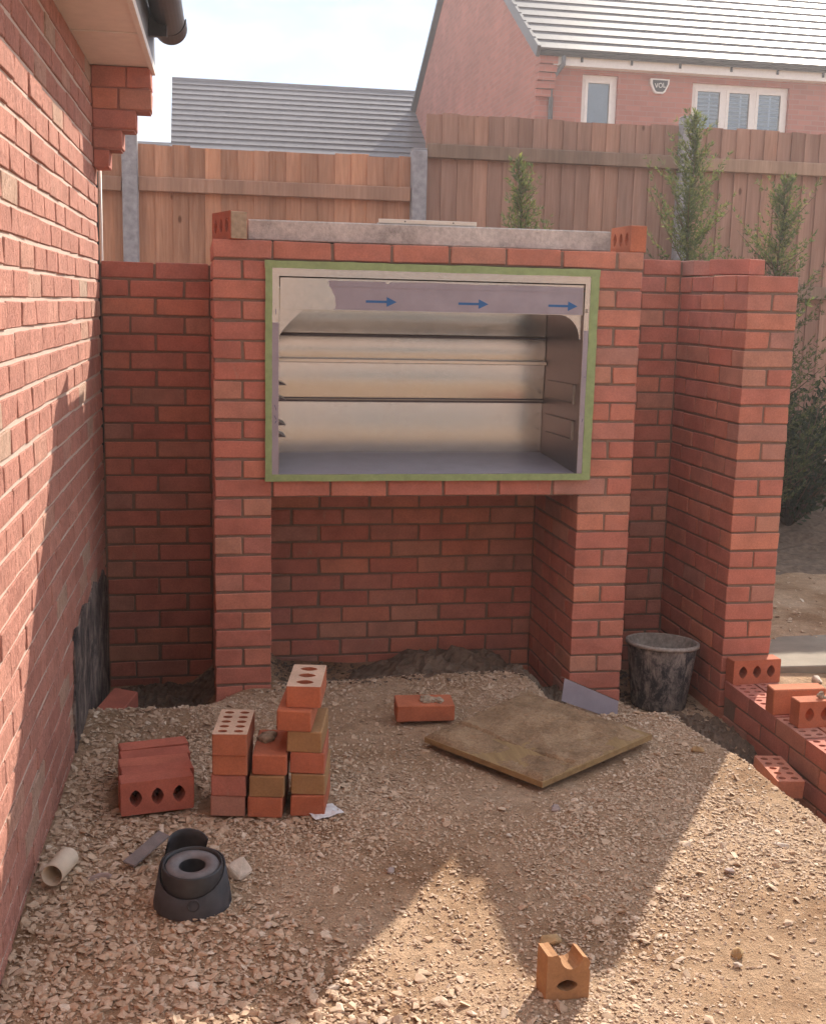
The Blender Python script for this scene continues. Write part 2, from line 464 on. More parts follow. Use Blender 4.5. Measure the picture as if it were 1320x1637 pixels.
def mat_leaf(name, stops):
    q = NT(name); c = q.ramp(q.rnd(), stops)
    o = q.t.nodes['Material Output']; tl = q.n('ShaderNodeBsdfTranslucent'); mx = q.n('ShaderNodeMixShader'); mx.inputs[0].default_value = .42
    q.l(c, q.b.inputs['Base Color']); q.b.inputs['Roughness'].default_value = .7; q.b.inputs['Specular IOR Level'].default_value = .25
    q.l(q.mix(1, c, (1.5, 1.55, .8), 'MULTIPLY'), tl.inputs['Color'])
    q.l(q.b.outputs[0], mx.inputs[1]); q.l(tl.outputs[0], mx.inputs[2]); q.l(mx.outputs[0], o.inputs['Surface'])
    return q.m
M_leaf = mat_leaf('conifer_foliage', [(0, (.06, .08, .05)), (.4, (.085, .11, .06)), (.75, (.125, .145, .07)), (1, (.21, .20, .10))])
M_leaf_dark = mat_leaf('shrub_foliage', [(0, (.022, .034, .024)), (.5, (.032, .05, .03)), (1, (.055, .075, .035))])

# ------------------------------------------------------------------ bricks
BR = {}
def brick_mesh(lx, ly, lz, mat, var, c=.003, jit=.002):
    k = (round(lx, 3), round(ly, 3), round(lz, 3), mat.name, var)
    if k not in BR:
        v, f = chamfer_box(lx, ly, lz, c, jit, random.Random(hash(k[:3]) % 9999 + var))
        me = bpy.data.meshes.new('brick'); me.from_pydata(v, [], f); me.materials.append(mat); BR[k] = me
    return BR[k]

def brick(parent, root, x0, x1, y0, y1, z0, z1, mat=None, off=.0014, sink=None):
    """one brick as a part, in root-local coordinates"""
    mat = mat or M_brick
    if sink is not None:                       # joined instead of single
        sink.cbox(x0, x1, y0, y1, z0, z1, .003, .0014); return
    me = brick_mesh(x1 - x0, y1 - y0, z1 - z0, mat, random.randint(0, 5))
    o = bpy.data.objects.new('brick', me)
    o.location = ((x0 + x1) / 2 + random.uniform(-off, off), (y0 + y1) / 2 + random.uniform(-off, off), (z0 + z1) / 2 + random.uniform(-.001, .001))
    o.rotation_euler = (random.uniform(-.004, .004), random.uniform(-.004, .004), random.uniform(-.006, .006) + random.choice((0, math.pi)))
    link(o, parent)
    return o

J = .010
def run(parent, a0, a1, fixed0, fixed1, z0, z1, axis, start, mat=None, sink=None):
    """a row of stretchers along an axis between a0 and a1; a joint falls at start + n * 0.225"""
    p = start - math.ceil((start - a0) / .225) * .225
    while p < a1 - .004:
        s, e = max(p + J / 2, a0), min(p + .225 - J / 2, a1)
        if e - s > .018:
            j = random.uniform(-.0015, .0015)
            if axis == 'x': brick(parent, None, s + j, e + j, fixed0, fixed1, z0, z1, mat, sink=sink)
            else: brick(parent, None, fixed0, fixed1, s + j, e + j, z0, z1, mat, sink=sink)
        p += .225
def rowz(i): return 1.705 - .075 * i, 1.770 - .075 * i

# ------------------------------------------------------------------ ground
def sst(t): t = np.clip(t, 0, 1); return t * t * (3 - 2 * t)
_ph = rng.uniform(0, 6.28, (40, 2)); _dr = rng.uniform(0, 6.28, 40); _fr = np.geomspace(1.2, 46, 40)
def fbm(x, y):
    s = 0
    for i in range(40):
        k = _fr[i]; s = s + np.sin(k * (x * np.cos(_dr[i]) + y * np.sin(_dr[i])) + _ph[i, 0]) / k ** .95
    return s
def g(x, y, rough=1.0):
    x = np.asarray(x, float); y = np.asarray(y, float)
    z = .03 + .0125 * rough * fbm(x, y)
    z = z + .022 * np.exp(-((x - 1.0) / .5) ** 2 - ((y + .30) / .35) ** 2)          # mound before the barbecue
    xb = np.minimum(1.56 + np.clip(-y, 0, 2) * .27, 1.79)                           # trench beside the low wall
    t = sst((x - xb) / .20) * sst((y + 2.9) / 1.2) * sst((2.35 - x) / .2)
    t = np.maximum(t, .68 * sst((x - 1.24) / .16) * sst((y + .46) / .24) * sst((2.35 - x) / .2) * sst((.9 - y) / .2))
    z = z - (.185 + .05 * sst((-y - .3) / .3)) * t
    t2 = sst((.16 - x) / .3) * sst((y + .25) / .45) * sst((.8 - y) / .2)             # corner by the house
    z = z - .20 * t2
    t3 = sst((y - .02) / .35) * sst((x - .2) / .1) * sst((1.5 - x) / .1) * sst((.8 - y) / .2)
    z = z - .10 * t3
    z = z + .40 * sst((y - 1.95) / 1.2) * sst((9 - y) / 3)
    return z
def gz(x, y): return float(g(x, y))

def axis_pts(lo, hi, step, far):
    a = np.arange(lo, hi + 1e-6, step); l = []; s = step; p = lo
    while p > -far: s *= 1.5; p -= s; l.append(p)
    r = []; s = step; p = hi
    while p < far: s *= 1.5; p += s; r.append(p)
    return np.array(l[::-1] + list(a) + r)
gx = axis_pts(-.6, 3.6, .022, 100); gy = axis_pts(-2.9, 2.2, .022, 100)
GX, GY = np.meshgrid(gx, gy)
near = sst((12 - np.hypot(GX, GY)) / 6)
GZ = g(GX, GY) * near + .03 * (1 - near)
nx, ny = len(gx), len(gy)
V = np.stack([GX.ravel(), GY.ravel(), GZ.ravel()], 1)
ii = np.arange(nx * ny).reshape(ny, nx)
F = np.stack([ii[:-1, :-1].ravel(), ii[:-1, 1:].ravel(), ii[1:, 1:].ravel(), ii[1:, :-1].ravel()], 1)
def np_mesh(name, V, F, mat, smooth=False):
    me = bpy.data.meshes.new(name)
    me.vertices.add(len(V)); me.vertices.foreach_set('co', V.astype(np.float32).ravel())
    k = F.shape[1]
    me.loops.add(len(F) * k); me.loops.foreach_set('vertex_index', F.astype(np.int32).ravel())
    me.polygons.add(len(F)); me.polygons.foreach_set('loop_start', np.arange(0, len(F) * k, k, dtype=np.int32))
    me.polygons.foreach_set('use_smooth', np.full(len(F), smooth))
    me.materials.append(mat); me.update(calc_edges=True); me.validate()
    return me
ground = bpy.data.objects.new('ground', np_mesh('ground', V, F, M_ground, True))
link(ground); tag(ground, 'dusty brown stony ground of the building site', kind='structure')

# ------------------------------------------------------------------ our house on the left
HA = 0.0249                                     # the wall is turned a little against the barbecue
house = thing('house', (-.4571, .42, 0), 'rustic red brick house wall with white soffit and black gutter beside the barbecue', 'house', rz=HA * -1)
# local frame: x outwards from wall face, y along wall (0.18 = its far corner), z up
YE = .165
core = MB(); core.box(-.30, -.0040, -5.2, YE - .004, -.4, 2.44)
wall = core.build('wall', M_mortar_old, house)
sink = MB(); n_single = 0
rows = []
k = 0
for k in range(-4, 32):
    zt = 2.139 - .075 * k - .0055; zb = zt - .064
    if zb > 2.44 or zt < -.2: continue
    zt = min(zt, 2.438)
    p = YE - (.215 if k % 2 else .1025)
    first = True; e = YE
    while p > -5.2:
        s = p
        single = s > -2.42 and not (zt < .02) and n_single < 330
        if single:
            n_single += 1
            brick(wall, None, -.10, random.uniform(-.0005, .002), s, e, zb, zt, M_brick_old, .0006)
        else:
            sink.cbox(-.10, 0, s, e, zb, zt, .003, .0014)
        e = s - .011; p = e - .215
so = sink.build('brick_courses', M_brick_old, house); tag(so, kind='stuff')
# kneeler corbel at the corner
cb = MB()
for (a_, b_, x_) in ((2.06, 2.125, .056), (2.122, 2.2, .109), (2.197, 2.275, .162), (2.272, 2.438, .222)): cb.box(-.02, x_, .036, .154, a_, b_)
corb = cb.build('corbel', M_mortar_red, house)
for (zb, zt, xe) in ((2.056, 2.121, .062), (2.131, 2.196, .115), (2.206, 2.271, .168), (2.281, 2.352, .228), (2.362, 2.436, .228)):
    if xe > .2:
        sp = .098 if zb < 2.3 else .13
        brick(corb, None, .003, sp, .03, .16, zb - .002, zt + .002, M_brick, .0003); brick(corb, None, sp + .006, xe, .03, .16, zb - .002, zt + .002, M_brick, .0003)
    else:
        brick(corb, None, .003, xe, .03, .16, zb - .002, zt + .002, M_brick, .0003)
MB().box(-.004, .2215, -5.2, .165, 2.4405, 2.455).build('soffit', M_soffit, house)
MB().box(-.30, .2215, -5.2, .165, 2.456, 2.64).build('eaves_light_block', M_dark, house)  # hidden filler added to stop light leaking in above the soffit
MB().box(.001, .222, -.58, -.572, 2.436, 2.4395).build('soffit_seam', M_white, house)
fa = MB().box(.222, .240, -5.2, .165, 2.432, 2.462).build('fascia', M_white, house)
MB().box(.2225, .2385, -5.2, .165, 2.4625, 2.66).build('fascia_board', M_lead, house)
# half-round gutter
def halfround(r, y0, y1, cx, cz, t=.004, n=14):
    q = MB(); v = []
    for rr in (r, r - t):
        for y in (y0, y1):
            for i in range(n + 1):
                a = math.pi + math.pi * i / n
                v.append((cx + rr * math.cos(a), y, cz + rr * math.sin(a)))
    f = []; K = n + 1
    for i in range(n):
        f.append((i, i + 1, K + i + 1, K + i)); f.append((2 * K + i, 3 * K + i, 3 * K + i + 1, 2 * K + i + 1))
        f.append((i, 2 * K + i, 2 * K + i + 1, i + 1)); f.append((K + i, K + i + 1, 3 * K + i + 1, 3 * K + i))
    f += [(0, K, 3 * K, 2 * K), (n, 2 * K + n, 3 * K + n, K + n)]
    return q.add(v, f)
gut = halfround(.060, -5.2, -.06, .304, 2.60).build('gutter', M_black, house, True)
q = halfround(.066, -.07, .10, .304, 2.605); q.lathe([(.0, -.002), (.064, -.002), (.064, .002), (0, .002)], 24, Matrix.Translation((.304, .10, 2.605)) @ Matrix.Rotation(math.pi / 2, 4, 'X')); q.build('stop_end', M_black, gut)
MB().box(.24, .305, -.25, -.22, 2.50, 2.60).build('bracket', M_black, gut)
# roof above the eaves
q = MB()
for i in range(9):
    a = R(34); x1 = .33 - i * .27 * math.cos(a); z1 = 2.665 + i * .27 * math.sin(a)
    M = Matrix.Translation((x1, 0, z1)) @ Matrix.Rotation(a, 4, 'Y')
    q.box(-.34, 0, -5.2, .20, 0, .028, M)
q.build('roof', M_tiles, house)
# thin strips at the wall end
MB().box(-.006, .004, YE + .003, YE + .014, .9, 2.05).build('corner_strip', M_rubber, house)
MB().tube([(.012, YE + .03, 1.0), (.012, YE + .03, 2.06)], .0045, 6).build('cable', M_white, house, True)
# torn black membrane low on the wall
poly = [(.56, .36), (.42, .43), (.25, .41), (.08, .46), (-.10, .43), (-.28, .455), (-.42, .43), (-.52, .44), (-.565, .36), (-.55, .26), (-.60, .17), (-.575, .07), (-.59, -.1), (.56, -.25)]
poly2 = []
rr_ = random.Random(3)
for i in range(len(poly)):
    p0 = poly[i]; p1 = poly[(i + 1) % len(poly)]
    for t in (0, .33, .66):
        poly2.append((min(.575, p0[0] + (p1[0] - p0[0]) * t + rr_.uniform(-.007, .007)) - .42, p0[1] + (p1[1] - p0[1]) * t + rr_.uniform(-.006, .006)))
v, f = prism_holes(poly2, [], .007)
raw('membrane', [(b, a, c) for (a, c, b) in [(p[0], p[1], p[2] + .004) for p in v]], [tuple(reversed(t)) for t in f], M_membrane, house)

# ------------------------------------------------------------------ brick barbecue
bbq = thing('brick_barbecue', (.84, .3, 0), 'new red brick barbecue with open arch below and steel grill box', 'barbecue')
def L3(x0, x1, y0, y1, z0, z1): return (x0 - .84, x1 - .84, y0 - .3, y1 - .3, z0, z1)
q = MB(); e = .006
for b in ((0 + e, .22 - e, 0 + e, .6, -.25, .875), (1.4525 + e, 1.6775 - e, 0 + e, .61, -.25, .875),
          (0 + e, .205, 0 + e, .6, .8755, 1.70), (1.475, 1.6775 - e, 0 + e, .6, .8755, 1.70)):
    q.box(*L3(*b))
q.box(*L3(.02, 1.66, .008, .1, .801, .866)); q.box(*L3(0 + e, 1.6775 - e, 0 + e, .59, 1.701, 1.764))
q.box(*L3(.1, 1.6, .606, .70, -.25, 1.764))
q.box(*L3(.1, 1.58, .101, .60, .80, .86))
mort = q.build('mortar', M_mortar, bbq)
def bq(x0, x1, y0, y1, i, sink=None):
    z0, z1 = rowz(i); a = L3(x0, x1, y0, y1, z0, z1)
    brick(mort, None, *a, M_brick, sink=sink)
def bqrun(a0, a1, f0, f1, i, axis, start, sink=None):
    z0, z1 = rowz(i)
    if axis == 'x': run(mort, a0 - .84, a1 - .84, f0 - .3, f1 - .3, z0, z1, 'x', start - .84, M_brick, sink)
    else: run(mort, a0 - .3, a1 - .3, f0 - .84, f1 - .84, z0, z1, 'y', start - .3, M_brick, sink)
hid = MB()
for i in range(0, 26):
    if i in (0, 12):
        bqrun(0, 1.6775, 0, .1025, i, 'x', -.005)
        if i == 12: bqrun(.1125, .6, 0, .1025, i, 'y', .1125 - .005); bqrun(.1125, .6, 1.575, 1.6775, i, 'y', .1125 - .005, hid)
        else: bqrun(.1125, .6, 0, .1025, i, 'y', .1125 - .005); bqrun(.1125, .6, 1.575, 1.6775, i, 'y', .1125 - .005, hid)
        continue
    open_ = 1 <= i <= 11
    xl1 = .2075 if open_ else .2175; xr0 = 1.470 if open_ else 1.4525
    if i % 2:
        bq(0, .1025, 0, .215, i); bq(.1125, xl1, 0, .215, i); yl = .225
        bq(xr0, 1.6775, 0, .1025, i); yr = .1125
    else:
        bq(0, xl1, 0, .1025, i); yl = .1125
        bq(xr0, 1.565, 0, .215, i); bq(1.575, 1.6775, 0, .215, i); yr = .225
    bqrun(yl, .6, 0, .1025, i, 'y', yl - .005)
    bqrun(yr, .6, 1.575, 1.6775, i, 'y', yr - .005, hid)
    if not open_:
        bqrun(yl, .6, .115, .2175, i, 'y', yl - .005, hid)
        bqrun(yr, .6, 1.4525, 1.555, i, 'y', yr - .005)
        bqrun(.2275, 1.450, .6, .7025, i, 'x', .4648 if i % 2 == 0 else .3437)
ho = hid.build('brick_infill', M_brick, bbq); tag(ho, kind='stuff')

# concrete lintel lying on top, bricks and metal strip on it
lint = thing('concrete_lintel', (.84, .1, 1.772), 'long weathered concrete lintel lying on top of the barbecue', 'lintel')
bm = bmesh.new(); bmesh.ops.create_grid(bm, x_segments=1, y_segments=1, size=.5); bm.free()
MB().cbox(-.71, .715, -.05, .09, .001, .078, .004, .002).build('beam', M_conc, lint)
q = MB().cbox(-.193, .193, -.02, .03, 0, .003, .0008).cbox(-.193, .193, -.02, -.017, .003, .017, .0008)
st = q.build('metal_strip', M_alu, None, loc=(.822, .1, 1.8525)); tag(st, 'short folded aluminium strip resting on the concrete lintel', 'metal strip')
q = MB()
for x in (-.09, .10): q.lathe([(0, -.0004), (.003, -.0004), (.003, .0004), (0, .0004)], 10, Matrix.Translation((x, -.0206, .010)) @ Matrix.Rotation(math.pi / 2, 4, 'X'))
q.build('screw_hole', M_dark, st)

# ---- loose bricks with perforations
def ell(cx, cy, a, b, n=12, hexy=False):
    return [(cx + a * math.cos(2 * math.pi * i / n) * (1 if not hexy else (1.0 if i % 3 else 1.08)), cy + b * math.sin(2 * math.pi * i / n) * (1 if not hexy else (1.0 if i % 3 else 1.1))) for i in range(n)]
OUT = [(-.1075, -.05125), (.1075, -.05125), (.1075, .05125), (-.1075, .05125)]
def rounded(o, c=.003):
    res = []
    for i, p in enumerate(o):
        a = Vector(o[i - 1]); b = Vector(p); d = Vector(o[(i + 1) % len(o)])
        res.append(tuple(b + (a - b).normalized() * c)); res.append(tuple(b + (d - b).normalized() * c))
    return res
HOLE3 = [ell(x, 0, .0175, .0245, 12, True) for x in (-.064, 0, .064)]
HOLE10 = [ell(x, y, .0105, .0145, 12) for x in (-.08, -.04, 0, .04, .08) for y in (-.0235, .0235)]
PM = {}
def perf_mesh(kind, mat, bed=None):
    if bed: 
        me = perf_mesh(kind, mat).copy(); me.materials.append(bed)
        for p_ in me.polygons:
            if abs(p_.normal.z) > .9: p_.material_index = 1
        return me
    if (kind, mat.name) not in PM:
        v, f = prism_holes(rounded(OUT), HOLE3 if kind == 3 else HOLE10, .065)
        me = bpy.data.meshes.new('brick'); me.from_pydata(v, [], f); me.materials.append(mat); PM[(kind, mat.name)] = me
    return PM[(kind, mat.name)]
def loose(name, loc, rot, label, mat, kind=0, group=None, bed=None):
    if kind: me = perf_mesh(kind, mat, bed)
    else: me = brick_mesh(.215, .1025, .065, mat, random.randint(0, 3), .0035, .0018)
    o = bpy.data.objects.new(name, me); o.location = loc; o.rotation_euler = rot
    link(o); tag(o, label, 'brick', group); return o

top_l = loose('brick', (.064, .10, 1.8225), (math.pi / 2, 0, R(90 + 17)), 'brick on edge with slots showing, on the top left corner of the barbecue', M_brick_loose, 3)
top_r = loose('brick', (1.650, .11, 1.8225), (math.pi / 2, 0, R(90 + 1)), 'brick on edge on the top right corner of the barbecue beside the tall conifer', M_brick_loose, 3)
v, f = chamfer_box(.004, .098, .061, .001)
raw('mortar_skin', v, f, M_skin, top_l, loc=(-.1085, 0, 0))
# ---- stack of three on edge, bottom left
def on_edge(cx, cy, rz, z): return (cx, cy, z + .05125), (math.pi / 2, 0, rz)
grp1 = 'bricks laid on edge side by side near the house wall'
for (cx, cy, rz, dz, lab) in ((-.196, -1.082, R(9.5), .002, 'front brick of the row on edge, three dark holes facing out'), (-.195, -1.013, R(9), .0, 'second brick back in the row on edge behind the three-hole one'),
        (-.206, -.940, R(7.5), -.004, 'third brick back in the row laid on edge near the house wall'), (-.206, -.872, R(8), -.005, 'fourth brick back in the row laid on edge near the house wall'), (-.212, -.800, R(11), -.003, 'rearmost brick of the row laid on edge, askew')):
    l, r = on_edge(cx, cy, rz, .032 + dz)
    loose('brick', l, r, lab, M_brick_pink, 3, grp1)
# ---- three small stacks of bricks with their ends showing
def flat(px, py, z, rz, mat, label, kind=0, group=None, bed=None):
    # px,py is the middle of the near end
    d = Vector((-math.sin(rz), math.cos(rz)))
    c = Vector((px, py)) + d * .1075
    return loose('brick', (c.x, c.y, z + .0325), (0, 0, rz + math.pi / 2), label, mat, kind, group, bed)
s2 = 'left brick stack'; s3 = 'middle brick stack'; s4 = 'tall brick stack'
z = .031
flat(.014, -1.166, z, R(-8), M_brick, 'bottom brick of the left stack of four, half discoloured', 0, s2)
flat(.016, -1.170, z + .066, R(-9), M_brick, 'second brick up in the left stack of four', 0, s2)
flat(.020, -1.174, z + .132, R(-8), M_brick_loose, 'third brick up in the left stack of four, just under the ten-hole brick', 0, s2)
flat(.020, -1.180, z + .198, R(-9), M_brick_loose, 'brick with ten small holes on top of the left stack', 10, s2, M_bed)
flat(.122, -1.190, z, R(-10), M_brick_loose, 'bottom brick of the short middle stack of three', 0, s3)
flat(.127, -1.192, z + .066, R(-9), M_brick_buff, 'yellow-stained brick in the middle of the short stack', 0, s3)
t3 = flat(.136, -1.188, z + .132, R(-9), M_brick_loose, 'top brick of the short stack with a mortar lump on it', 0, s3)
flat(.249, -1.196, z, R(-11), M_brick_loose, 'bottom red brick of the tall stack, on white paper', 0, s4)
flat(.250, -1.190, z + .066, R(-11), M_brick_buff, 'second brick up in the tall stack, olive stained end', 0, s4)
flat(.247, -1.188, z + .132, R(-10), M_brick_loose, 'third brick up in the tall stack, clean orange-red end', 0, s4)
flat(.238, -1.186, z + .198, R(-12), M_brick_buff, 'fourth brick up in the tall stack, buff end under the overhanging brick', 0, s4)
flat(.208, -1.182, z + .264, R(-12), M_brick_loose, 'fifth brick up in the tall stack, sticking out to the left', 0, s4)
flat(.238, -1.162, z + .330, R(-11), M_brick_loose, 'brick with three large holes on top of the tall stack', 3, s4, M_bed)

def lump(n=1, r=.02, seed=0, sq=.6):
    q = MB(); rd = random.Random(seed)
    bm = bmesh.new(); bmesh.ops.create_icosphere(bm, subdivisions=2, radius=1)
    vs = [v.co.copy() for v in bm.verts]; fs = [[v.index for v in f.verts] for f in bm.faces]; bm.free()
    for i in range(n):
        c = Vector((rd.uniform(-.04, .04), rd.uniform(-.02, .02), 0)) if n > 1 else Vector((0, 0, 0))
        rr = r * rd.uniform(.6, 1.2); ph = [rd.uniform(0, 6.3) for _ in range(6)]
        v = []
        for p in vs:
            d = 1 + .22 * math.sin(3 * p.x + ph[0]) * math.sin(4 * p.y + ph[1]) + .16 * math.sin(7 * p.z + ph[2] + 3 * p.x) + .1 * math.sin(11 * p.y + ph[3])
            v.append(Vector((p.x * rr * d, p.y * rr * d, p.z * rr * d * sq)) + c)
        q.add(v, fs)
    return q
lump(3, .022, 5, .55).build('mortar_lump', M_lumps, t3, True, loc=(.03, .005, .038))

# half brick with mortar in front of the arch
hb = loose('brick', (.758, -.40, .0685), (R(4), R(1), R(-2)), 'single brick with old mortar on top, lying before the arch by the board', M_brick_loose)
lump(9, .017, 8, .5).build('mortar_lump', M_lumps, hb, False, loc=(.02, 0, .036))
# lone brick in the dark corner
loose('brick', (-.385, -.02, gz(-.385, -.02) + .03), (.1, -.15, R(70)), 'dim brick lying in the dark corner by the house wall', M_brick_pink)

# ------------------------------------------------------------------ steel grill box
grill = thing('grill_box', (.84, .2, .88), 'stainless steel grill box taped into the brick barbecue', 'grill box')
def G(q, x0, x1, y0, y1, z0, z1): return q.box(x0 - .84, x1 - .84, y0 - .2, y1 - .2, z0 - .88, z1 - .88)
X0, X1, ZB, ZT = .2435, 1.4385, .893, 1.642
q = MB()
G(q, .1975, X0, -.0125, -.0095, .866, 1.698); G(q, X1, 1.487, -.0125, -.0095, .866, 1.698)
G(q, X0, X1, -.0125, -.0095, ZT, 1.698); G(q, X0, X1, -.0125, -.0095, .866, ZB)
frame = q.build('frame', M_steel, grill)
def strip(name, x0, x1, z0, z1, y, mat, par, wob=.0, n=24, th=.0007):
    """thin tape with slightly uneven edges"""
    hor = (x1 - x0) > (z1 - z0); v = []; f = []
    for i in range(n + 1):
        t = i / n
        if hor: a = [(x0 + (x1 - x0) * t, z0 + random.uniform(-wob, wob)), (x0 + (x1 - x0) * t, z1 + random.uniform(-wob, wob))]
        else: a = [(x1 + random.uniform(-wob, wob), z0 + (z1 - z0) * t), (x0 + random.uniform(-wob, wob), z0 + (z1 - z0) * t)]
        for (x, z_) in a:
            v.append((x - .84, y - .2, z_ - .88)); v.append((x - .84, y - .2 + th, z_ - .88))
    for i in range(n):
        b = i * 4
        f += [(b, b + 4, b + 6, b + 2), (b + 1, b + 3, b + 7, b + 5), (b, b + 1, b + 5, b + 4), (b + 2, b + 6, b + 7, b + 3)]
    return raw(name, v, f, mat, par)
for (nm, a) in (('tape', (.190, 1.496, 1.671, 1.699)), ('tape', (.192, 1.492, .866, .893))): strip(nm, *a, -.0155, M_tape, grill, .0012)
for (nm, a) in (('tape', (.192, .2175, .868, 1.697)), ('tape', (1.4595, 1.494, .868, 1.697))): strip(nm, *a, -.0146, M_tape, grill, .0012)
for a in ((.2180, X0 - .001, .893, 1.470), (X1 + .001, 1.4590, .893, 1.462)): strip('frame_film', *a, -.0135, M_film, grill, .0006)
# hood panel and its torn film
q = MB(); G(q, X0 + .004, X1 - .004, -.006, .004, 1.521, 1.637); q.build('hood', M_steel, grill)
edge = [(.425, 1.630), (.432, 1.622), (.430, 1.612), (.441, 1.600), (.446, 1.585), (.455, 1.570), (.456, 1.555), (.458, 1.540), (.455, 1.526), (.446, 1.5225)]
pl = [(1.433, 1.5225), (1.433, 1.6285), (1.20, 1.6310), (1.02, 1.628), (.80, 1.632), (.665, 1.629), (.66, 1.622), (.65, 1.622), (.645, 1.630)] + edge
v, f = prism_holes([(a - .84, b - .88) for a, b in pl], [], .0006)
film = raw('hood_film', [(p[0], -.2 - .0068 - p[2], p[1]) for p in v], f, M_film, grill)
q = MB(); G(q, .44, 1.432, -.0084, -.0078, 1.6085, 1.6115); q.build('film_crease', M_film, film)
for ax in (.572, .932, 1.292):
    zc = 1.5555
    a = [(0, -.0045), (.080, -.0045), (.080, -.0185), (.119, 0), (.080, .0185), (.080, .0045), (0, .0045)]
    v, f = prism_holes([(x + ax - .84, y_ + zc - .88) for x, y_ in a], [], .0004)
    raw('arrow', [(p[0], -.2 - .0077 - p[2], p[1]) for p in v], f, M_arrow, film)
# gusset plates in the upper corners
for sgn, xe in ((1, X0 + .003), (-1, X1 - .003)):
    a = [(0, 1.522), (0, 1.420)] + [(.006 + .089 * (1 - math.cos(t)) , 1.424 + .0975 * math.sin(t)) for t in np.linspace(.05, math.pi / 2, 9)]
    if sgn > 0: a = [(0, 1.522), (0, 1.420)] + [(.09 * t, 1.42 + .10 * (t ** .8)) for t in np.linspace(.08, 1, 9)]
    v, f = prism_holes([(sgn * x + xe - .84, y_ - .88) for x, y_ in a], [], .002)
    raw('gusset', [(p[0], -.2 + .010 - p[2], p[1]) for p in v], f, M_steel, grill)
# inside: back panels with rails, sides, floor, top
YB = .40
backs = ((.925, 1.147, .0), (1.158, 1.304, .006), (1.318, 1.412, .012), (1.424, 1.60, .018))
for i, (a, b, o) in enumerate(backs):
    q = MB(); t = (.004, -.003, .003, -.006)[i]
    xa, xb = .215, 1.407
    nb_ = 8; bow = (.005, .005, .004, .010)[i]; v = []; f = []
    for k in range(nb_ + 1):
        tt = k / nb_; yy = YB - o + t * tt - bow * math.sin(math.pi * tt) * (1 if i != 3 else -1) + (0 if i != 3 else -.0)
        for x in (xa, xb): v.append((x, yy, a + (b - a) * tt))
    for k in range(nb_): f.append((2 * k, 2 * k + 1, 2 * k + 3, 2 * k + 2))
    q.add([(x - .84, y - .2, z_ - .88) for x, y, z_ in v], f)
    q.build('back_panel', M_steel, grill, True)
q = MB(); G(q, .215, 1.407, YB - .012, YB + .004, 1.1405, 1.1575); q.build('rail', M_steel_shade, grill)  # rail coloured dark for the shade beneath its lip
q = MB(); G(q, .215, 1.407, YB - .020, YB - .0125, 1.1495, 1.1535); q.build('rail_lip', M_steel2, grill)
q = MB(); G(q, .215, 1.407, YB - .040, YB + .004, 1.3065, 1.3175); q.build('rail', M_alu, grill)
q = MB(); G(q, .215, 1.407, YB - .008, YB + .003, 1.2985, 1.306); q.build('groove_shade', M_steel_shade, grill)  # dark strip painted as the shade under the bright rail
q = MB(); G(q, .215, 1.407, YB - .024, YB + .004, 1.4115, 1.4195); q.build('rail', M_steel_shade, grill)  # upper rail coloured as a line of shade
q = MB(); G(q, .207, .215, -.009, YB + .006, .89, 1.61); q.build('side_panel', M_steel2, grill)
q = MB()
v = [(1.4385, -.009, .89), (1.408, YB + .006, .89), (1.408, YB + .006, 1.61), (1.4385, -.009, 1.61)]; v = v + [(x + .006, y, z_) for x, y, z_ in v]
q.add([(x - .84, y - .2, z_ - .88) for x, y, z_ in v], [(3, 2, 1, 0), (4, 5, 6, 7), (0, 1, 5, 4), (1, 2, 6, 5), (2, 3, 7, 6), (3, 0, 4, 7)]).build('side_panel', M_steel2, grill)
q = MB(); G(q, .215, 1.44, .02, YB, 1.602, 1.608); q.build('top_panel', M_steel2, grill)
v = [(.215, -.009, .889), (1.437, -.009, .889), (1.408, YB, .926), (.215, YB, .926)]; v = v + [(x, y, z_ - .004) for x, y, z_ in v]
flo = MB().add([(x - .84, y - .2, z_ - .88) for x, y, z_ in v], [(0, 1, 2, 3), (7, 6, 5, 4), (4, 5, 1, 0), (5, 6, 2, 1), (6, 7, 3, 2), (7, 4, 0, 3)]).build('floor_film', M_film, grill)
for zc in (1.245, 1.10, 1.21, 1.06):
    # ledges on both sides
    q = MB()
    if zc in (1.245, 1.10):
        for zz in (zc, zc - .075):
            for (ya, yb) in ((.04, .34),):
                xa = 1.4385 - .0304 * (ya + .009) / .415; xb = 1.4385 - .0304 * (yb + .009) / .415
                v = [(xa - .010, ya, zz), (xa + .002, ya, zz), (xb + .002, yb, zz), (xb - .010, yb, zz)]; v = v + [(x, y, z_ - .004) for x, y, z_ in v]
                q.add([(x - .84, y - .2, z_ - .88) for x, y, z_ in v], [(0, 1, 2, 3), (7, 6, 5, 4), (0, 4, 5, 1), (1, 5, 6, 2), (2, 6, 7, 3), (3, 7, 4, 0)])
        G(q, 1.424, 1.440, .04, .044, zc - .075, zc); q.build('side_ledge', M_steel2, grill)
for zc in (1.262, 1.205, 1.108, 1.062):
    v = [(.215, .03, zc), (.276, .03, zc - .030), (.215, .03, zc - .030)]; v = v + [(x, .20, z_) for x, y, z_ in v]
    MB().add([(x - .84, y - .2, z_ - .88) for x, y, z_ in v], [(0, 2, 1), (3, 4, 5), (0, 1, 4, 3), (1, 2, 5, 4), (2, 0, 3, 5)]).build('shelf_tab', M_steel_shade, grill)
q = MB(); G(q, 1.443, 1.452, -.0155, -.0125, 1.531, 1.546); cl = q.build('latch', M_steel2, grill)
q = MB()
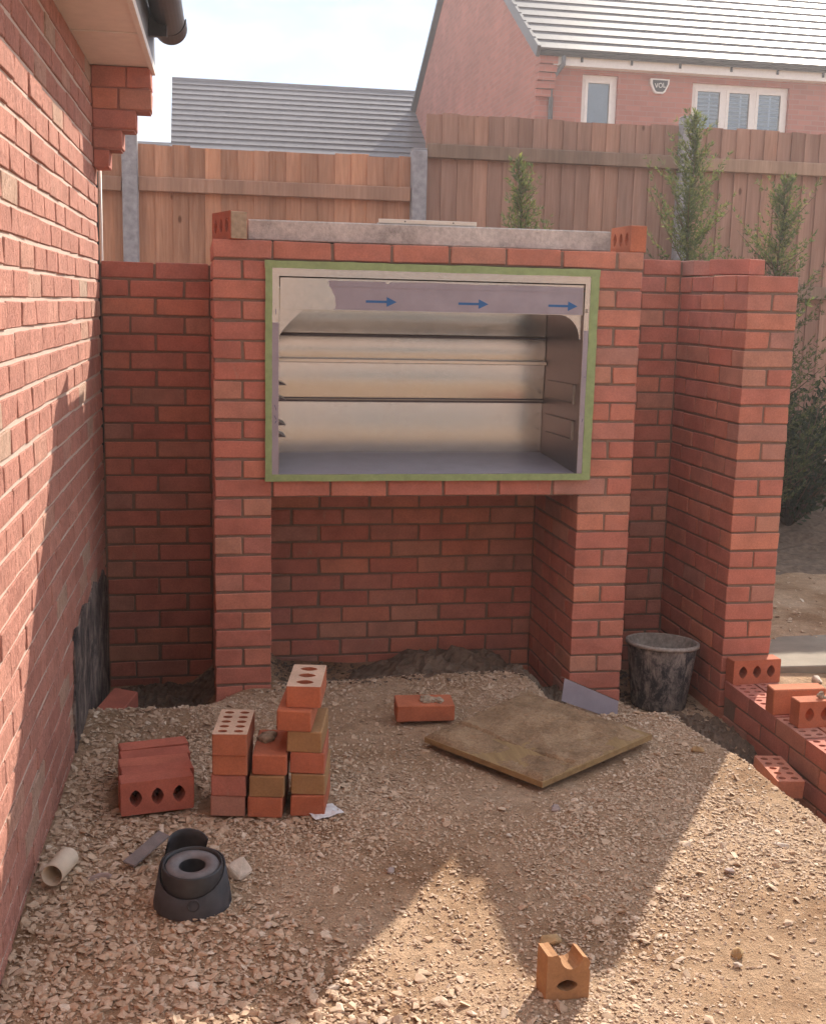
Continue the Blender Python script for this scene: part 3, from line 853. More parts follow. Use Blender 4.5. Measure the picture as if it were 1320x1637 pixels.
for (x, z_, dx, dz) in ((.228, 1.16, .006, -.02), (.226, 1.12, .008, -.015), (.229, 1.09, .006, .01), (1.449, 1.10, .004, .014), (1.45, 1.28, .005, .0), (.231, 1.52, .0015, -.02)):
    q.tube([(x - .84, -.2 - .0139, z_ - .88), (x + dx - .84, -.2 - .0139, z_ + dz - .88)], .0011, 5)
q.build('pen_mark', M_ink, grill)

# ------------------------------------------------------------------ garden walls either side
gl = thing('garden_wall', (-.22, .65, 0), 'red brick garden wall joining the house to the barbecue', 'brick wall')
q = MB(); q.box(-.42, .25, -.044, .046, -.4, 1.689)
ml = q.build('mortar', M_mortar, gl)
for i in range(1, 27):
    z0, z1 = rowz(i)
    run(ml, -.445 + .22, -.003 + .22, -.05, .0525, z0, z1, 'x', (-.2293 if i % 2 else -.1085) + .22, M_brick)
gr = thing('garden_wall', (2.1, .4, 0), 'red brick garden wall and tall end pier right of the barbecue', 'brick wall')
def P3(x): return x - 2.1
q = MB(); q.box(P3(1.62), P3(2.14), .206, .296, -.4, 1.764); q.box(P3(2.101), P3(2.309), -.464, .30, -.4, 1.689)
mr = q.build('mortar', M_mortar, gr)
for i in range(0, 27):
    z0, z1 = rowz(i)
    run(mr, P3(1.683), P3(2.09), .20, .3025, z0, z1, 'x', P3(2.023 if i % 2 else 1.91), M_brick)
    if i == 0:
        brick(mr, None, P3(2.10), P3(2.2025), .085, .30, z0, z1, M_brick)
        continue
    if i % 2:
        brick(mr, None, P3(2.095), P3(2.31), -.47, -.3675, z0, z1); ys = -.3575
    else:
        brick(mr, None, P3(2.095), P3(2.1975), -.47, -.255, z0, z1); brick(mr, None, P3(2.2075), P3(2.31), -.47, -.255, z0, z1); ys = -.245
    run(mr, ys, .30, P3(2.095), P3(2.1975), z0, z1, 'y', ys - .005, M_brick)
hid = MB()
for i in range(1, 27):
    z0, z1 = rowz(i); ys = -.3575 if i % 2 else -.245
    run(None, ys, .30, P3(2.2075), P3(2.31), z0, z1, 'y', ys - .005, M_brick, hid)
ho = hid.build('brick_infill', M_brick, gr); tag(ho, kind='stuff')
loose('brick', (2.225, .32, 1.7375), (0, 0, R(115)), 'loose top brick set askew on the end pier wall before the third conifer', M_brick)

# low wall running towards the viewer
lw = thing('low_wall', (2.2, -.3, 0), 'low unfinished wall of perforated bricks running from the end pier', 'brick wall')
q = MB(); q.box(-.087, .105, -2.6, .215, -.4, .008)
mw = q.build('mortar', M_mortar, lw)
for i in range(4):
    zt = .02 - .075 * i; zb = zt - .065
    for lx in ((-.0925, .01), (.02, .1225)):
        y = .215 - (.11 if i % 2 else 0)
        first = True
        while y > -2.5:
            if i == 0:
                o = bpy.data.objects.new('brick', perf_mesh(10, M_brick)); o.location = ((lx[0] + lx[1]) / 2, y - .1075, (zt + zb) / 2)
                o.rotation_euler = (random.uniform(-.006, .006), random.uniform(-.006, .006), math.pi / 2 + random.uniform(-.01, .01)); link(o, mw)
            else:
                brick(mw, None, lx[0], lx[1], y - .215, y, zb, zt, M_brick)
            y -= .225
for i in range(3):                      # three out-of-view courses added to cast shade beside the low wall
    for lx in ((-.0925, .01), (.02, .1225)):
        y = -.640 - .1125 * i
        while y > -2.5:
            brick(mw, None, lx[0], lx[1], y - .215, y, .03 + .075 * i, .095 + .075 * i, M_brick); y -= .225
MB().box(-.087, .117, -2.6, -.90, .0085, .17).build('upper_mortar', M_mortar, lw)  # core of the added courses
loose('brick', (2.222, -.105, .02 + .0515), (math.pi / 2, 0, R(3)), 'three-hole brick on edge at the foot of the end pier on the low wall', M_brick_loose, 3)
loose('brick', (2.214, -.478, .02 + .0515), (math.pi / 2, 0, R(-1)), 'plain sunlit-topped brick on edge on the low wall, middle of the three', M_brick_loose)
lc = loose('brick', (2.240, -.620, .02 + .0515), (math.pi / 2, 0, R(1)), 'brick on edge with mortar crumbs on top, low wall at the right edge', M_brick_loose, 3)
lump(12, .014, 21, .7).build('mortar_lump', M_lumps, lc, False, loc=(.02, .055, 0))
loose('brick', (2.008, -.762, -.118), (R(2), R(-3), R(86)), 'ten-hole brick lying on the ground beside the low wall', M_brick, 10)

# ------------------------------------------------------------------ fences
def fence_panel(x0, x1, zt, zb, rail_z, label, mat, first=0):
    y = 3.40
    p = thing('fence', ((x0 + x1) / 2, y, zb), label, 'fence', 'closeboard fence panels')
    c = (x0 + x1) / 2; x = x0; k = 0
    while x < x1 - .02:
        wd = min(.1035 + random.uniform(-.006, .006), x1 - x)
        dz = random.uniform(-.010, .006)
        v = [(x, y, zb + .16), (x + wd + .012, y + .012, zb + .16), (x + wd + .012, y + .018, zb + .16), (x, y + .016, zb + .16)]
        v = v + [(a, b, zt + dz) for a, b, _ in v]
        cx = x + wd / 2
        raw('board', [(a - cx, b - y, z_ - zb) for a, b, z_ in v], [(0, 3, 2, 1), (4, 5, 6, 7), (0, 1, 5, 4), (1, 2, 6, 5), (2, 3, 7, 6), (3, 0, 4, 7)], mat, p, loc=(cx - c, 0, 0))
        x += wd + .0015
    for rz in (rail_z, rail_z - .85):
        MB().cbox(x0 - c + .002, x1 - c - .002, -.046, -.002, rz - zb - .088, rz - zb, .004, .0015).build('rail', M_rail if mat is M_wood else M_rail2, p)
    MB().cbox(x0 - c, x1 - c, -.02, .025, 0, .15, .004).build('gravel_board', M_post, p)
M_rail2 = mat_wood('weathered_rail_timber', (.29, .195, .145), (.36, .255, .195))
PX = [-.458, 1.395, 3.255, 5.12]
ZFB = .33
fence_panel(-2.26, PX[0] - .05, 2.495, ZFB, 2.30, 'orange-brown fence panel half hidden behind the house corner', M_wood)
fence_panel(PX[0] + .05, PX[1] - .05, 2.505, ZFB, 2.305, 'orange-brown fence panel below the grey tiled roof', M_wood)
fence_panel(PX[1] + .05, PX[2] - .05, 2.79, ZFB, 2.59, 'taller brown fence panel behind the first conifer', M_wood_grey)
fence_panel(PX[2] + .05, PX[3] - .05, 2.79, ZFB, 2.585, 'taller brown fence panel at the right edge behind the end pier', M_wood_grey)
fence_panel(PX[3] + .05, PX[3] + 3.6, 3.07, ZFB, 2.86, 'unseen brown fence panel beyond the right edge, raised to shade the slab', M_wood_grey)  # out-of-view bay, its extra height added to shade the paving slab
for x, zt, lab in ((PX[0], 2.58, 'grey concrete fence post beside the house corbel'), (PX[1], 2.545, 'grey concrete fence post where the fence steps up'), (PX[2], 2.84, 'grey concrete fence post behind the tall conifer'), (PX[3], 2.84, 'grey concrete fence post beyond the right edge')):
    q = MB(); q.cbox(-.048, .048, -.06, .05, 0, zt - .25, .007); q.cbox(-.046, .046, -.055, .045, zt - .25 + .001, zt - .24, .004)
    o = q.build('fence_post', M_post, None, loc=(x, 3.38, .25)); tag(o, lab, 'fence post', 'concrete fence posts')

# ------------------------------------------------------------------ conifers
def leaf_quads(P, D, S, W, rs):
    """many thin leaf diamonds: P base, D direction, S length, W width"""
    n = len(P); D = D / np.linalg.norm(D, axis=1, keepdims=True)
    side = np.cross(D, rs.normal(size=(n, 3))); side /= np.linalg.norm(side, axis=1, keepdims=True)
    a = P; b = P + D * (S * .45)[:, None] + side * (W / 2)[:, None]; c = P + D * S[:, None]; d = P + D * (S * .45)[:, None] - side * (W / 2)[:, None]
    V = np.stack([a, b, c, d], 1).reshape(-1, 3); F = np.arange(4 * n).reshape(n, 4)
    return V, F
def conifer(x, y, zt, rad, seed, label, droop=0.0, bare=.0, sparse=1.0, lean=(0, 0)):
    rs = np.random.default_rng(seed); z0 = gz(x, y); h = zt - z0
    t = thing('conifer', (x, y, z0), label, 'conifer', 'young conifers by the fence')
    n = 9; q = MB()
    tp = [Vector((lean[0] * (i / n) ** 2 + .012 * math.sin(3 * i + seed), lean[1] * (i / n) ** 2, h * .97 * i / n)) for i in range(n + 1)]
    q.tube(tp, [max(.003, .022 * (1 - i / n)) for i in range(n + 1)], 6)
    def tr(s): 
        i = min(int(s * n), n - 1); f_ = s * n - i; return tp[i].lerp(tp[i + 1], f_)
    Ps, Ds, Ss, Ws = [], [], [], []
    nb = int(210 * sparse)
    for b in range(nb):
        s = .08 + .90 * (b + rs.random()) / nb
        prof = rad * (1.0 - s) ** .72 * (1.05 if s > .25 else .75 + s) * rs.uniform(.35, 1.3) + .03
        if rs.random() < .09: prof *= 1.6
        ang = rs.uniform(0, 2 * math.pi); up = rs.uniform(.5, 1.3) if s > .6 else rs.uniform(.25, .9)
        d = np.array([math.cos(ang), math.sin(ang), up]); d /= np.linalg.norm(d)
        o = np.array(tr(s)); m_ = max(3, int(prof / .02))
        if b % 3 == 0:
            q.tube([o, o + d * prof * .5 + np.array([0, 0, -.01]), o + d * prof * .9], [.006 * (1 - s) + .0015, .003, .001], 4)
        for j in range(m_):
            u = (j + .6) / m_
            pnt = o + d * prof * u + np.array([0, 0, prof * .22 * u * u]) + rs.normal(0, .006, 3)
            for kk in range(8):
                dd = d * rs.uniform(.5, 1.1) + rs.normal(0, .55, 3) + np.array([0, 0, .25])
                Ps.append(pnt); Ds.append(dd); Ss.append(rs.uniform(.018, .05) * (1.1 - .3 * u)); Ws.append(rs.uniform(.003, .007))
    # leader
    for j in range(90):
        s = rs.uniform(.82, 1.0); pnt = np.array(tr(s)); dd = rs.normal(0, .5, 3) + np.array([0, 0, .9])
        Ps.append(pnt); Ds.append(dd); Ss.append(rs.uniform(.03, .06)); Ws.append(rs.uniform(.006, .012))
    q.build('trunk', M_bark, t, True)
    V, F = leaf_quads(np.array(Ps), np.array(Ds), np.array(Ss), np.array(Ws), rs)
    o = bpy.data.objects.new('crown', np_mesh('crown', V, F, M_leaf)); link(o, t)
conifer(1.87, 2.25, 2.47, .52, 4, 'small conifer behind the lintel with a drooping leader', lean=(-.10, 0), sparse=1.25)
conifer(2.81, 2.25, 2.78, .58, 9, 'tallest conifer, bushy with yellow-lit tips, beside the top right brick', lean=(.02, 0), sparse=1.5)
conifer(3.42, 2.25, 2.43, .50, 15, 'third conifer, narrow and hazy, behind the end pier', sparse=1.25)

def shrub(x, y, h, rad, seed, label):
    rs = np.random.default_rng(seed); z0 = gz(x, y)
    t = thing('shrub', (x, y, z0), label, 'shrub', 'shrubs behind the pier')
    q = MB(); Ps, Ds, Ss, Ws = [], [], [], []
    for b in range(60):
        a = rs.uniform(0, 6.28); el = rs.uniform(.5, 1.4); ln = h * rs.uniform(.5, 1)
        d = np.array([math.cos(a) * math.cos(el) * rad / h * 2, math.sin(a) * math.cos(el) * rad / h * 2, math.sin(el)])
        pts = [np.array([0, 0, 0.]), d * ln * .5, d * ln + np.array([0, 0, -.05])]
        q.tube(pts, [.006, .004, .0015], 4)
        for j in range(34):
            u = rs.uniform(.25, 1); Ps.append(d * ln * u + rs.normal(0, .03, 3)); Ds.append(rs.normal(0, 1, 3) + d); Ss.append(rs.uniform(.04, .08)); Ws.append(rs.uniform(.015, .03))
    q.build('stem', M_bark, t, True)
    V, F = leaf_quads(np.array(Ps), np.array(Ds), np.array(Ss), np.array(Ws), rs)
    o = bpy.data.objects.new('crown', np_mesh('crown', V, F, M_leaf_dark)); link(o, t)
shrub(3.72, 2.45, 1.05, .38, 31, 'dark leafy shrub in the shade right of the end pier')
shrub(4.05, 2.9, .8, .4, 32, 'dark low shrub at the right edge by the fence foot')

# ------------------------------------------------------------------ neighbour's house
nb = thing('house', (8.5, 15, 0), 'neighbouring red brick house with white windows and grey tiled roof', 'house')
def H(v): return [(x - 8.5, y - 15, z_) for x, y, z_ in v]
GXW, YF, YK, ZE = 4.95, 13.10, 24.0, 5.22
wins = [(5.66, 6.22, 3.85, 4.985), (7.41, 9.0, 3.85, 4.96)]
def facade(x0, x1, z0, z1, ops, y, depth):
    xs = sorted({x0, x1, *[o[0] for o in ops], *[o[1] for o in ops]}); zs = sorted({z0, z1, *[o[2] for o in ops], *[o[3] for o in ops]})
    q = MB()
    for i in range(len(xs) - 1):
        for j in range(len(zs) - 1):
            cx, cz = (xs[i] + xs[i + 1]) / 2, (zs[j] + zs[j + 1]) / 2
            if any(o[0] < cx < o[1] and o[2] < cz < o[3] for o in ops): continue
            q.add(H([(xs[i], y, zs[j]), (xs[i + 1], y, zs[j]), (xs[i + 1], y, zs[j + 1]), (xs[i], y, zs[j + 1])]), [(0, 1, 2, 3)])
    for (a, b, c, d) in ops:
        q.add(H([(a, y, c), (b, y, c), (b, y, d), (a, y, d), (a, y + depth, c), (b, y + depth, c), (b, y + depth, d), (a, y + depth, d)]), [(0, 4, 5, 1), (1, 5, 6, 2), (2, 6, 7, 3), (3, 7, 4, 0)])
    return q
facade(GXW, 16, -.2, ZE + .05, wins, YF, .25).build('front_wall', M_far_x, nb)
zr = ZE + (YK - YF) / 2 * .617
MB().add(H([(GXW, YF + .002, -.2), (GXW, YK, -.2), (GXW, YK, ZE), (GXW, (YF + YK) / 2, zr - .03), (GXW, YF + .002, ZE), (GXW + .25, YF + .002, -.2), (GXW + .25, YK, -.2), (GXW + .25, YK, ZE), (GXW + .25, (YF + YK) / 2, zr - .03), (GXW + .25, YF + .002, ZE)]),
         [(4, 3, 2, 1, 0), (5, 6, 7, 8, 9), (0, 1, 6, 5), (1, 2, 7, 6), (2, 3, 8, 7), (3, 4, 9, 8), (4, 0, 5, 9)]).build('gable_wall', M_far_y, nb)
# kneeler courses at the gable corner
q = MB()
for i in range(5): q.box(4.93 - 8.5, 5.20 - 8.5, 12.86 + .04 * (4 - i) - 15, 13.098 - 15, 4.62 + i * .11, 4.72 + i * .11)
q.build('kneeler', M_far_x, nb)
# roof: front slope in overlapping courses
a = math.atan(.617); ca, sa = math.cos(a), math.sin(a)
roof = MB().add(H([(4.9, 12.9, ZE - .03), (16, 12.9, ZE - .03), (16, (YF + YK) / 2, zr - .06), (4.9, (YF + YK) / 2, zr - .06), (16, 24.2, ZE - .03), (4.9, 24.2, ZE - .03)]), [(0, 1, 2, 3), (3, 2, 4, 5)]).build('roof', M_tiles, nb)
gauge = .335; L_ = ((YF + YK) / 2 - 12.78) / ca
k = 0
while k * gauge < L_:
    s = k * gauge
    M = Matrix.Translation((0, 12.78 - 15 + s * ca, ZE + .01 + s * sa)) @ Matrix.Rotation(a - R(3.2), 4, 'X')
    MB().box(4.87 - 8.5, 16 - 8.5, 0, min(gauge + .08, L_ - s + .08), .0, .030, M).build('tile_course', M_tiles, roof)
    M2 = Matrix.Translation((4.835 - 8.5, 12.78 - 15 + s * ca, ZE - .10 + s * sa)) @ Matrix.Rotation(a - R(1.5), 4, 'X')
    MB().cbox(0, .055, 0, gauge + .015, 0, .165, .006, M=M2).build('verge_tile', M_tiles, roof)
    k += 1
MB().box(4.87 - 8.5, 16 - 8.5, (YF + YK) / 2 - .12 - 15, (YF + YK) / 2 + .12 - 15, zr - .05, zr + .07).build('ridge', M_tiles, roof)
M3 = Matrix.Translation((0, 24.25 - 15, ZE - .06)) @ Matrix.Rotation(-a, 4, 'X')
MB().box(4.86 - 8.5, 16 - 8.5, -L_ + .1, 0, .0, .09, M3).build('rear_slope', M_tiles, roof)
# eaves
MB().box(5.14 - 8.5, 16 - 8.5, 12.88 - 15, 12.905 - 15, 5.045, 5.20).build('fascia', M_white, nb)
MB().box(5.14 - 8.5, 16 - 8.5, 12.906 - 15, 13.099 - 15, 5.05, 5.065).build('soffit', M_white, nb)
q = MB(); v = []
gh = MB(); 
nseg = 10
for rr in (.06,):
    for x in (4.9, 16):
        for i in range(nseg + 1):
            t = math.pi + math.pi * i / nseg; v.append((x, 12.815 + rr * math.cos(t), 5.215 + rr * math.sin(t)))
gh.add(H(v), [(i, i + nseg + 1, i + nseg + 2, i + 1) for i in range(nseg)] + [tuple(range(nseg + 1)), tuple(reversed(range(nseg + 1, 2 * nseg + 2)))])
gut2 = gh.build('gutter', M_black, nb, True)
for x in (5.55, 6.32, 7.08, 7.9, 8.65, 9.4):
    MB().box(x - 8.5, x + .03 - 8.5, 12.86 - 15, 12.88 - 15, 5.10, 5.19).build('bracket', M_black, gut2)
MB().tube([(5.27 - 8.5, 12.815 - 15, 5.18), (5.27 - 8.5, 12.83 - 15, 5.05), (5.17 - 8.5, 13.05 - 15, 4.86), (5.17 - 8.5, 13.05 - 15, 0)], .036, 8).build('downpipe', M_lead, nb, True)
for wi, (x0, x1, z0, z1) in enumerate(wins):
    yw = YF + .06; q = MB(); fw = .065
    def wb(a, b, c, d, y0=yw, y1=yw + .06): q.box(a - 8.5, b - 8.5, y0 - 15, y1 - 15, c, d)
    wb(x0, x1, z1 - fw, z1); wb(x0, x1, z0, z0 + fw); wb(x0, x0 + fw, z0 + fw, z1 - fw); wb(x1 - fw, x1, z0 + fw, z1 - fw)
    n = 1 if wi == 0 else 3
    cells = [(x0 + fw, x1 - fw)] if n == 1 else []
    if n == 3:
        s = (x1 - x0 - 2 * fw) / 3
        for i in range(3): cells.append((x0 + fw + i * s, x0 + fw + (i + 1) * s))
        for i in (1, 2): wb(x0 + fw + i * s - .03, x0 + fw + i * s + .03, z0 + fw, z1 - fw)
    win = q.build('window', M_white, nb)
    q = MB(); q.box(x0 - .02 - 8.5, x1 + .02 - 8.5, YF - .03 - 15, YF + .058 - 15, z0 - .05, z0 - .005); q.build('sill', M_white, win)
    for (a_, b_) in cells:
        q = MB()
        if n == 3:
            ia = a_ + (.03 if a_ > x0 + fw + .01 else 0); ib = b_ - (.03 if b_ < x1 - fw - .01 else 0)
        else: ia, ib = a_, b_
        sf = .045
        for bb in ((ia, ib, z1 - fw - sf, z1 - fw), (ia, ib, z0 + fw, z0 + fw + sf), (ia, ia + sf, z0 + fw + sf, z1 - fw - sf), (ib - sf, ib, z0 + fw + sf, z1 - fw - sf)):
            q.box(bb[0] - 8.5, bb[1] - 8.5, yw - .012 - 15, yw + .035 - 15, bb[2], bb[3])
        q.build('sash', M_white, win)
        MB().box(ia + sf - 8.5, ib - sf - 8.5, yw + .012 - 15, yw + .018 - 15, z0 + fw + sf, z1 - fw - sf).build('pane', M_glass, win)
        if n == 3:
            q = MB(); zz = z0 + fw
            while zz < z1 - fw:
                M = Matrix.Translation(((ia + ib) / 2 - 8.5, yw + .10 - 15, zz)) @ Matrix.Rotation(R(38), 4, 'X')
                q.box(-(ib - ia) / 2, (ib - ia) / 2, -.024, .024, -.0015, .0015, M); zz += .058
            q.box(ia + .26 - 8.5, ia + .285 - 8.5, yw + .07 - 15, yw + .071 - 15, z0 + fw, z1 - fw)
            q.build('blind', M_blind, win)
        else:
            MB().box(ia - 8.5, ib - 8.5, yw + .09 - 15, yw + .10 - 15, z0 + fw, z1 - fw).build('blind', M_curtain, win)
    MB().box(x0 - 8.5, x1 - 8.5, YF + .30 - 15, YF + .32 - 15, z0, z1).build('room', M_curtain, win)
# alarm box
al = thing('alarm_box', (6.86, 13.09, 4.87), 'small dark shield-shaped alarm box on the neighbouring house wall', 'alarm box')
sh = [(-.15, .10), (.15, .10), (.145, .03), (.09, -.085), (.06, -.11), (-.06, -.11), (-.09, -.085), (-.145, .03)]
v, f = prism_holes(sh, [], .05); raw('casing', [(x, -.03 - z_, y) for x, y, z_ in v], f, M_white, al)
v, f = prism_holes([(x * .80, y * .78) for x, y in sh], [], .006); raw('face', [(x, -.0585 - z_, y) for x, y, z_ in v], f, M_black, al)
cu = bpy.data.curves.new('lettering', 'FONT'); cu.body = 'VOL'; cu.size = .10; cu.align_x = 'CENTER'; cu.align_y = 'CENTER'; cu.extrude = .001
cu.materials.append(M_white)
fo = bpy.data.objects.new('lettering_source', cu); col.objects.link(fo); dg = bpy.context.evaluated_depsgraph_get()
lme = bpy.data.meshes.new_from_object(fo.evaluated_get(dg)); bpy.data.objects.remove(fo)
o = bpy.data.objects.new('lettering', lme); o.location = (0, -.0635, .0); o.rotation_euler = (math.pi / 2, R(-6), 0); o.scale = (.9, 1, 1); link(o, al)

# houses further back: only their roofs show above the fence
def far_house(x0, x1, yr, zr_, run_, label, gauge, dark):
    t = thing('house', ((x0 + x1) / 2, yr, 0), label, 'house')
    c = (x0 + x1) / 2; a = R(32); ze = zr_ - run_ * math.tan(a)
    MB().box(x0 + .1 - c, x1 - .1 - c, -run_ + .3, run_ - .3, -.2, ze + .1).build('wall', M_far_x, t)
    rf = MB().add([(x0 + .02 - c, -run_, ze - .05), (x1 - c, -run_, ze - .05), (x1 - c, 0, zr_ - .05), (x0 + .02 - c, 0, zr_ - .05), (x1 - c, run_, ze - .05), (x0 + .02 - c, run_, ze - .05)], [(0, 1, 2, 3), (3, 2, 4, 5), (0, 3, 5), (1, 4, 2)]).build('roof', dark, t)
    Ls = run_ / math.cos(a); k = 0
    while k * gauge < Ls:
        s = k * gauge
        M = Matrix.Translation((0, -run_ + s * math.cos(a), ze + s * math.sin(a))) @ Matrix.Rotation(a - R(6), 4, 'X')
        MB().box(x0 - c, x1 - c, 0, min(gauge + .06, Ls - s + .04), 0, .065, M).build('tile_course', dark, rf)
        k += 1
    MB().tube([(x0 - c, 0, zr_), (x1 - c, 0, zr_)], .09, 8).build('ridge', dark, rf)
far_house(-.50, 9.0, 24, 6.42, 4.6, 'house behind the fence showing only its grey ribbed tiled roof', .27, M_tiles2)
far_house(-6.5, .5, 44, 7.45, 4.2, 'distant house with a sliver of roof by the left fence post', .30, M_tiles2)

# ------------------------------------------------------------------ things on the ground
# bucket
bx, by = 1.895, .10; bz = gz(bx, by) - .004
bu = thing('bucket', (bx, by, bz), 'black builder\'s bucket caked with mortar beside the right pillar', 'bucket')
H0 = .285
MB().lathe([(.0, .004), (.105, .004), (.112, .0), (.117, .012), (.148, H0 - .02), (.148, H0 - .012), (.150, H0 - .004)], 48).build('body', M_bucket, bu, True)
MB().lathe([(.144, H0), (.110, .02), (.0, .018)], 48).build('inside', M_bucket_rim, bu, True)
MB().lathe([(.144, H0 - .001), (.144, H0 + .004), (.150, H0 + .006), (.158, H0 + .002), (.158, H0 - .010), (.1505, H0 - .011)], 48).build('rim', M_bucket_rim, bu, True)
MB().lathe([(.0, .10), (.06, .105), (.11, .095), (.121, .09)], 32).build('mortar', M_lumps, bu, True)
bu.rotation_euler = (R(-3), R(2), 0)
# lilac steel offcut leaning on the right pillar
q = MB()
v = [(1.356, -.205, .004), (1.606, -.175, -.10), (1.611, -.165, -.022), (1.368, -.195, .094)]
nrm = (Vector(v[1]) - Vector(v[0])).cross(Vector(v[3]) - Vector(v[0])).normalized()
vv = [Vector(p) - Vector((1.5, -.18, -.08)) for p in v]; vv = vv + [p - nrm * .0025 for p in vv]
q.add(vv, [(0, 1, 2, 3), (7, 6, 5, 4), (0, 4, 5, 1), (1, 5, 6, 2), (2, 6, 7, 3), (3, 7, 4, 0)])
so = q.build('metal_offcut', M_film, None, loc=(1.5, -.18, -.08)); tag(so, 'film-covered steel offcut leaning at the foot of the right pillar', 'metal sheet')
fl = [vv[3], vv[2], vv[2] - nrm * .03 + Vector((0, 0, -.002)), vv[3] - nrm * .03 + Vector((0, 0, -.002))]
raw('folded_lip', [tuple(p + Vector((0, 0, .0006))) for p in fl] + [tuple(p + Vector((0, 0, .0026))) for p in fl], [(3, 2, 1, 0), (4, 5, 6, 7), (0, 1, 5, 4), (1, 2, 6, 5), (2, 3, 7, 6), (3, 0, 4, 7)], M_steel, so)

# mortar board
C4 = [Vector((.712, -.650)), Vector((1.016, -1.075)), Vector((1.520, -.742)), Vector((1.190, -.300))]
ctr = sum((Vector((*p, 0)) for p in C4), Vector()) / 4
zc4 = [.052, .046, .058, .075]
bd = thing('mortar_board', (ctr.x, ctr.y, .05), 'square timber board caked with dried mortar lying on the mound', 'board')
nn = 60; v = []; f = []
def bl(u, t, zs, z_off=0):
    p = C4[0] * (1 - u) * (1 - t) + C4[1] * u * (1 - t) + C4[2] * u * t + C4[3] * (1 - u) * t
    zz = zs[0] * (1 - u) * (1 - t) + zs[1] * u * (1 - t) + zs[2] * u * t + zs[3] * (1 - u) * t
    return Vector((p.x - ctr.x, p.y - ctr.y, zz - .05 + z_off))
t4 = [bl(u, t, zc4, z_) for z_ in (-.019, 0) for (u, t) in ((0, 0), (1, 0), (1, 1), (0, 1))]
raw('timber', t4, [(3, 2, 1, 0), (4, 5, 6, 7), (0, 1, 5, 4), (1, 2, 6, 5), (2, 3, 7, 6), (3, 0, 4, 7)], M_board, bd)
rs = np.random.default_rng(5)
for j in range(nn + 1):
    for i in range(nn + 1):
        u, t = i / nn, j / nn
        p = bl(u, t, zc4)
        hgt = .004 + .006 * (.5 + .5 * math.sin(9 * u + 3 * t) * math.cos(7 * t - 2 * u)) + float(.006 * fbm(p.x * 5 + 3, p.y * 5)) + rs.uniform(0, .0045)
        e_ = min(u, 1 - u, t, 1 - t)
        bare = max(0, 1 - math.hypot(1 - u, 1 - t) / .24 * (1 + .4 * math.sin(12 * u))) + max(0, 1 - (1 - u) / .03 * (1.2 + .9 * math.sin(17 * t) + .6 * math.sin(41 * t)))
        hgt = hgt * min(1, e_ / .03) - .010 * min(1, bare * 3) - (.003 if e_ < .004 else 0)
        if abs(u - .52 - .05 * math.sin(8 * t)) < .012 and .25 < t < .8: hgt -= .003
        v.append(p + Vector((0, 0, hgt)))
for j in range(nn):
    for i in range(nn): f.append((j * (nn + 1) + i, j * (nn + 1) + i + 1, (j + 1) * (nn + 1) + i + 1, (j + 1) * (nn + 1) + i))
raw('mortar_crust', v, f, M_crust, bd, False)

# soil heap inside the arch
def heap(name, cx, cy, rx, ry, h, seed, mat, label, n=34):
    rs_ = random.Random(seed); v = []; f = []; ph = [rs_.uniform(0, 6.3) for _ in range(8)]
    for j in range(n + 1):
        for i in range(n + 1):
            a, b = i / n * 2 - 1, j / n * 2 - 1
            r = math.hypot(a, b); k = max(0, 1 - r ** 1.6)
            zz = h * k * (.75 + .35 * math.sin(4 * a + ph[0]) * math.cos(5 * b + ph[1]) + .22 * math.sin(11 * a + 7 * b + ph[2])) + .016 * rs_.uniform(-1, 1) * (k > 0) - .03 * (k <= 0)
            v.append((a * rx, b * ry, gz(cx + a * rx, cy + b * ry) - gz(cx, cy) + zz))
    for j in range(n):
        for i in range(n): f.append((j * (n + 1) + i, j * (n + 1) + i + 1, (j + 1) * (n + 1) + i + 1, (j + 1) * (n + 1) + i))
    o = raw(name, v, f, mat, None, False, loc=(cx, cy, gz(cx, cy))); tag(o, label, kind='stuff'); return o
heap('soil_heap', .98, .36, .42, .23, .125, 2, M_soil, 'dark damp soil heaped against the back of the arch')
heap('soil_heap', 1.36, .16, .2, .2, .05, 3, M_soil, 'dark soil at the foot of the right pillar inside the arch')
heap('soil_heap', -.2, .36, .3, .24, .05, 6, M_soil, 'dark soil along the foot of the left garden wall')
heap('soil_heap', 1.92, -.30, .24, .3, .03, 4, M_soil, 'damp soil in the trench before the bucket')

# black pipe fitting
cx, cy = -.088, -1.655; cz = gz(cx, cy)
cf = thing('pipe_fitting', (cx, cy, cz), 'round black plastic pipe collar with grey capped centre on the stones', 'pipe fitting')
n = 48; v = []; f = []
rr_ = .099
def rim(t): return min(.112, .100 + .046 * math.sin(t) + .008 * math.cos(t))
for i in range(n):
    t = 2 * math.pi * i / n; zt = rim(t); rt_ = .099 - .018 * (zt / .12)
    for (r_, z_) in ((.099, 0), (.0985, .012), (rt_, zt), (rt_ - .004, zt - .001), (.090, .004)):
        v.append((r_ * math.cos(t), r_ * math.sin(t), z_))
for i in range(n):
    a_, b_ = i * 5, ((i + 1) % n) * 5
    for k in range(4): f.append((a_ + k, b_ + k, b_ + k + 1, a_ + k + 1))
raw('skirt', v, f, M_blackdusty, cf, True)
Mt = Matrix.Rotation(R(6), 4, 'X')
MB().lathe([(.078, .0), (.078, .112), (.074, .116), (.070, .114), (.069, .104)], 48, Mt).build('inner_ring', M_black, cf, True)
MB().lathe([(.0695, .103), (.066, .110), (.052, .113), (.036, .110), (.0335, .105)], 48, Mt).build('cap', M_greycap, cf, True)
MB().lathe([(.0335, .105), (.031, .095), (.030, .05), (0, .05)], 32, Mt).build('bore', M_black, cf, True)
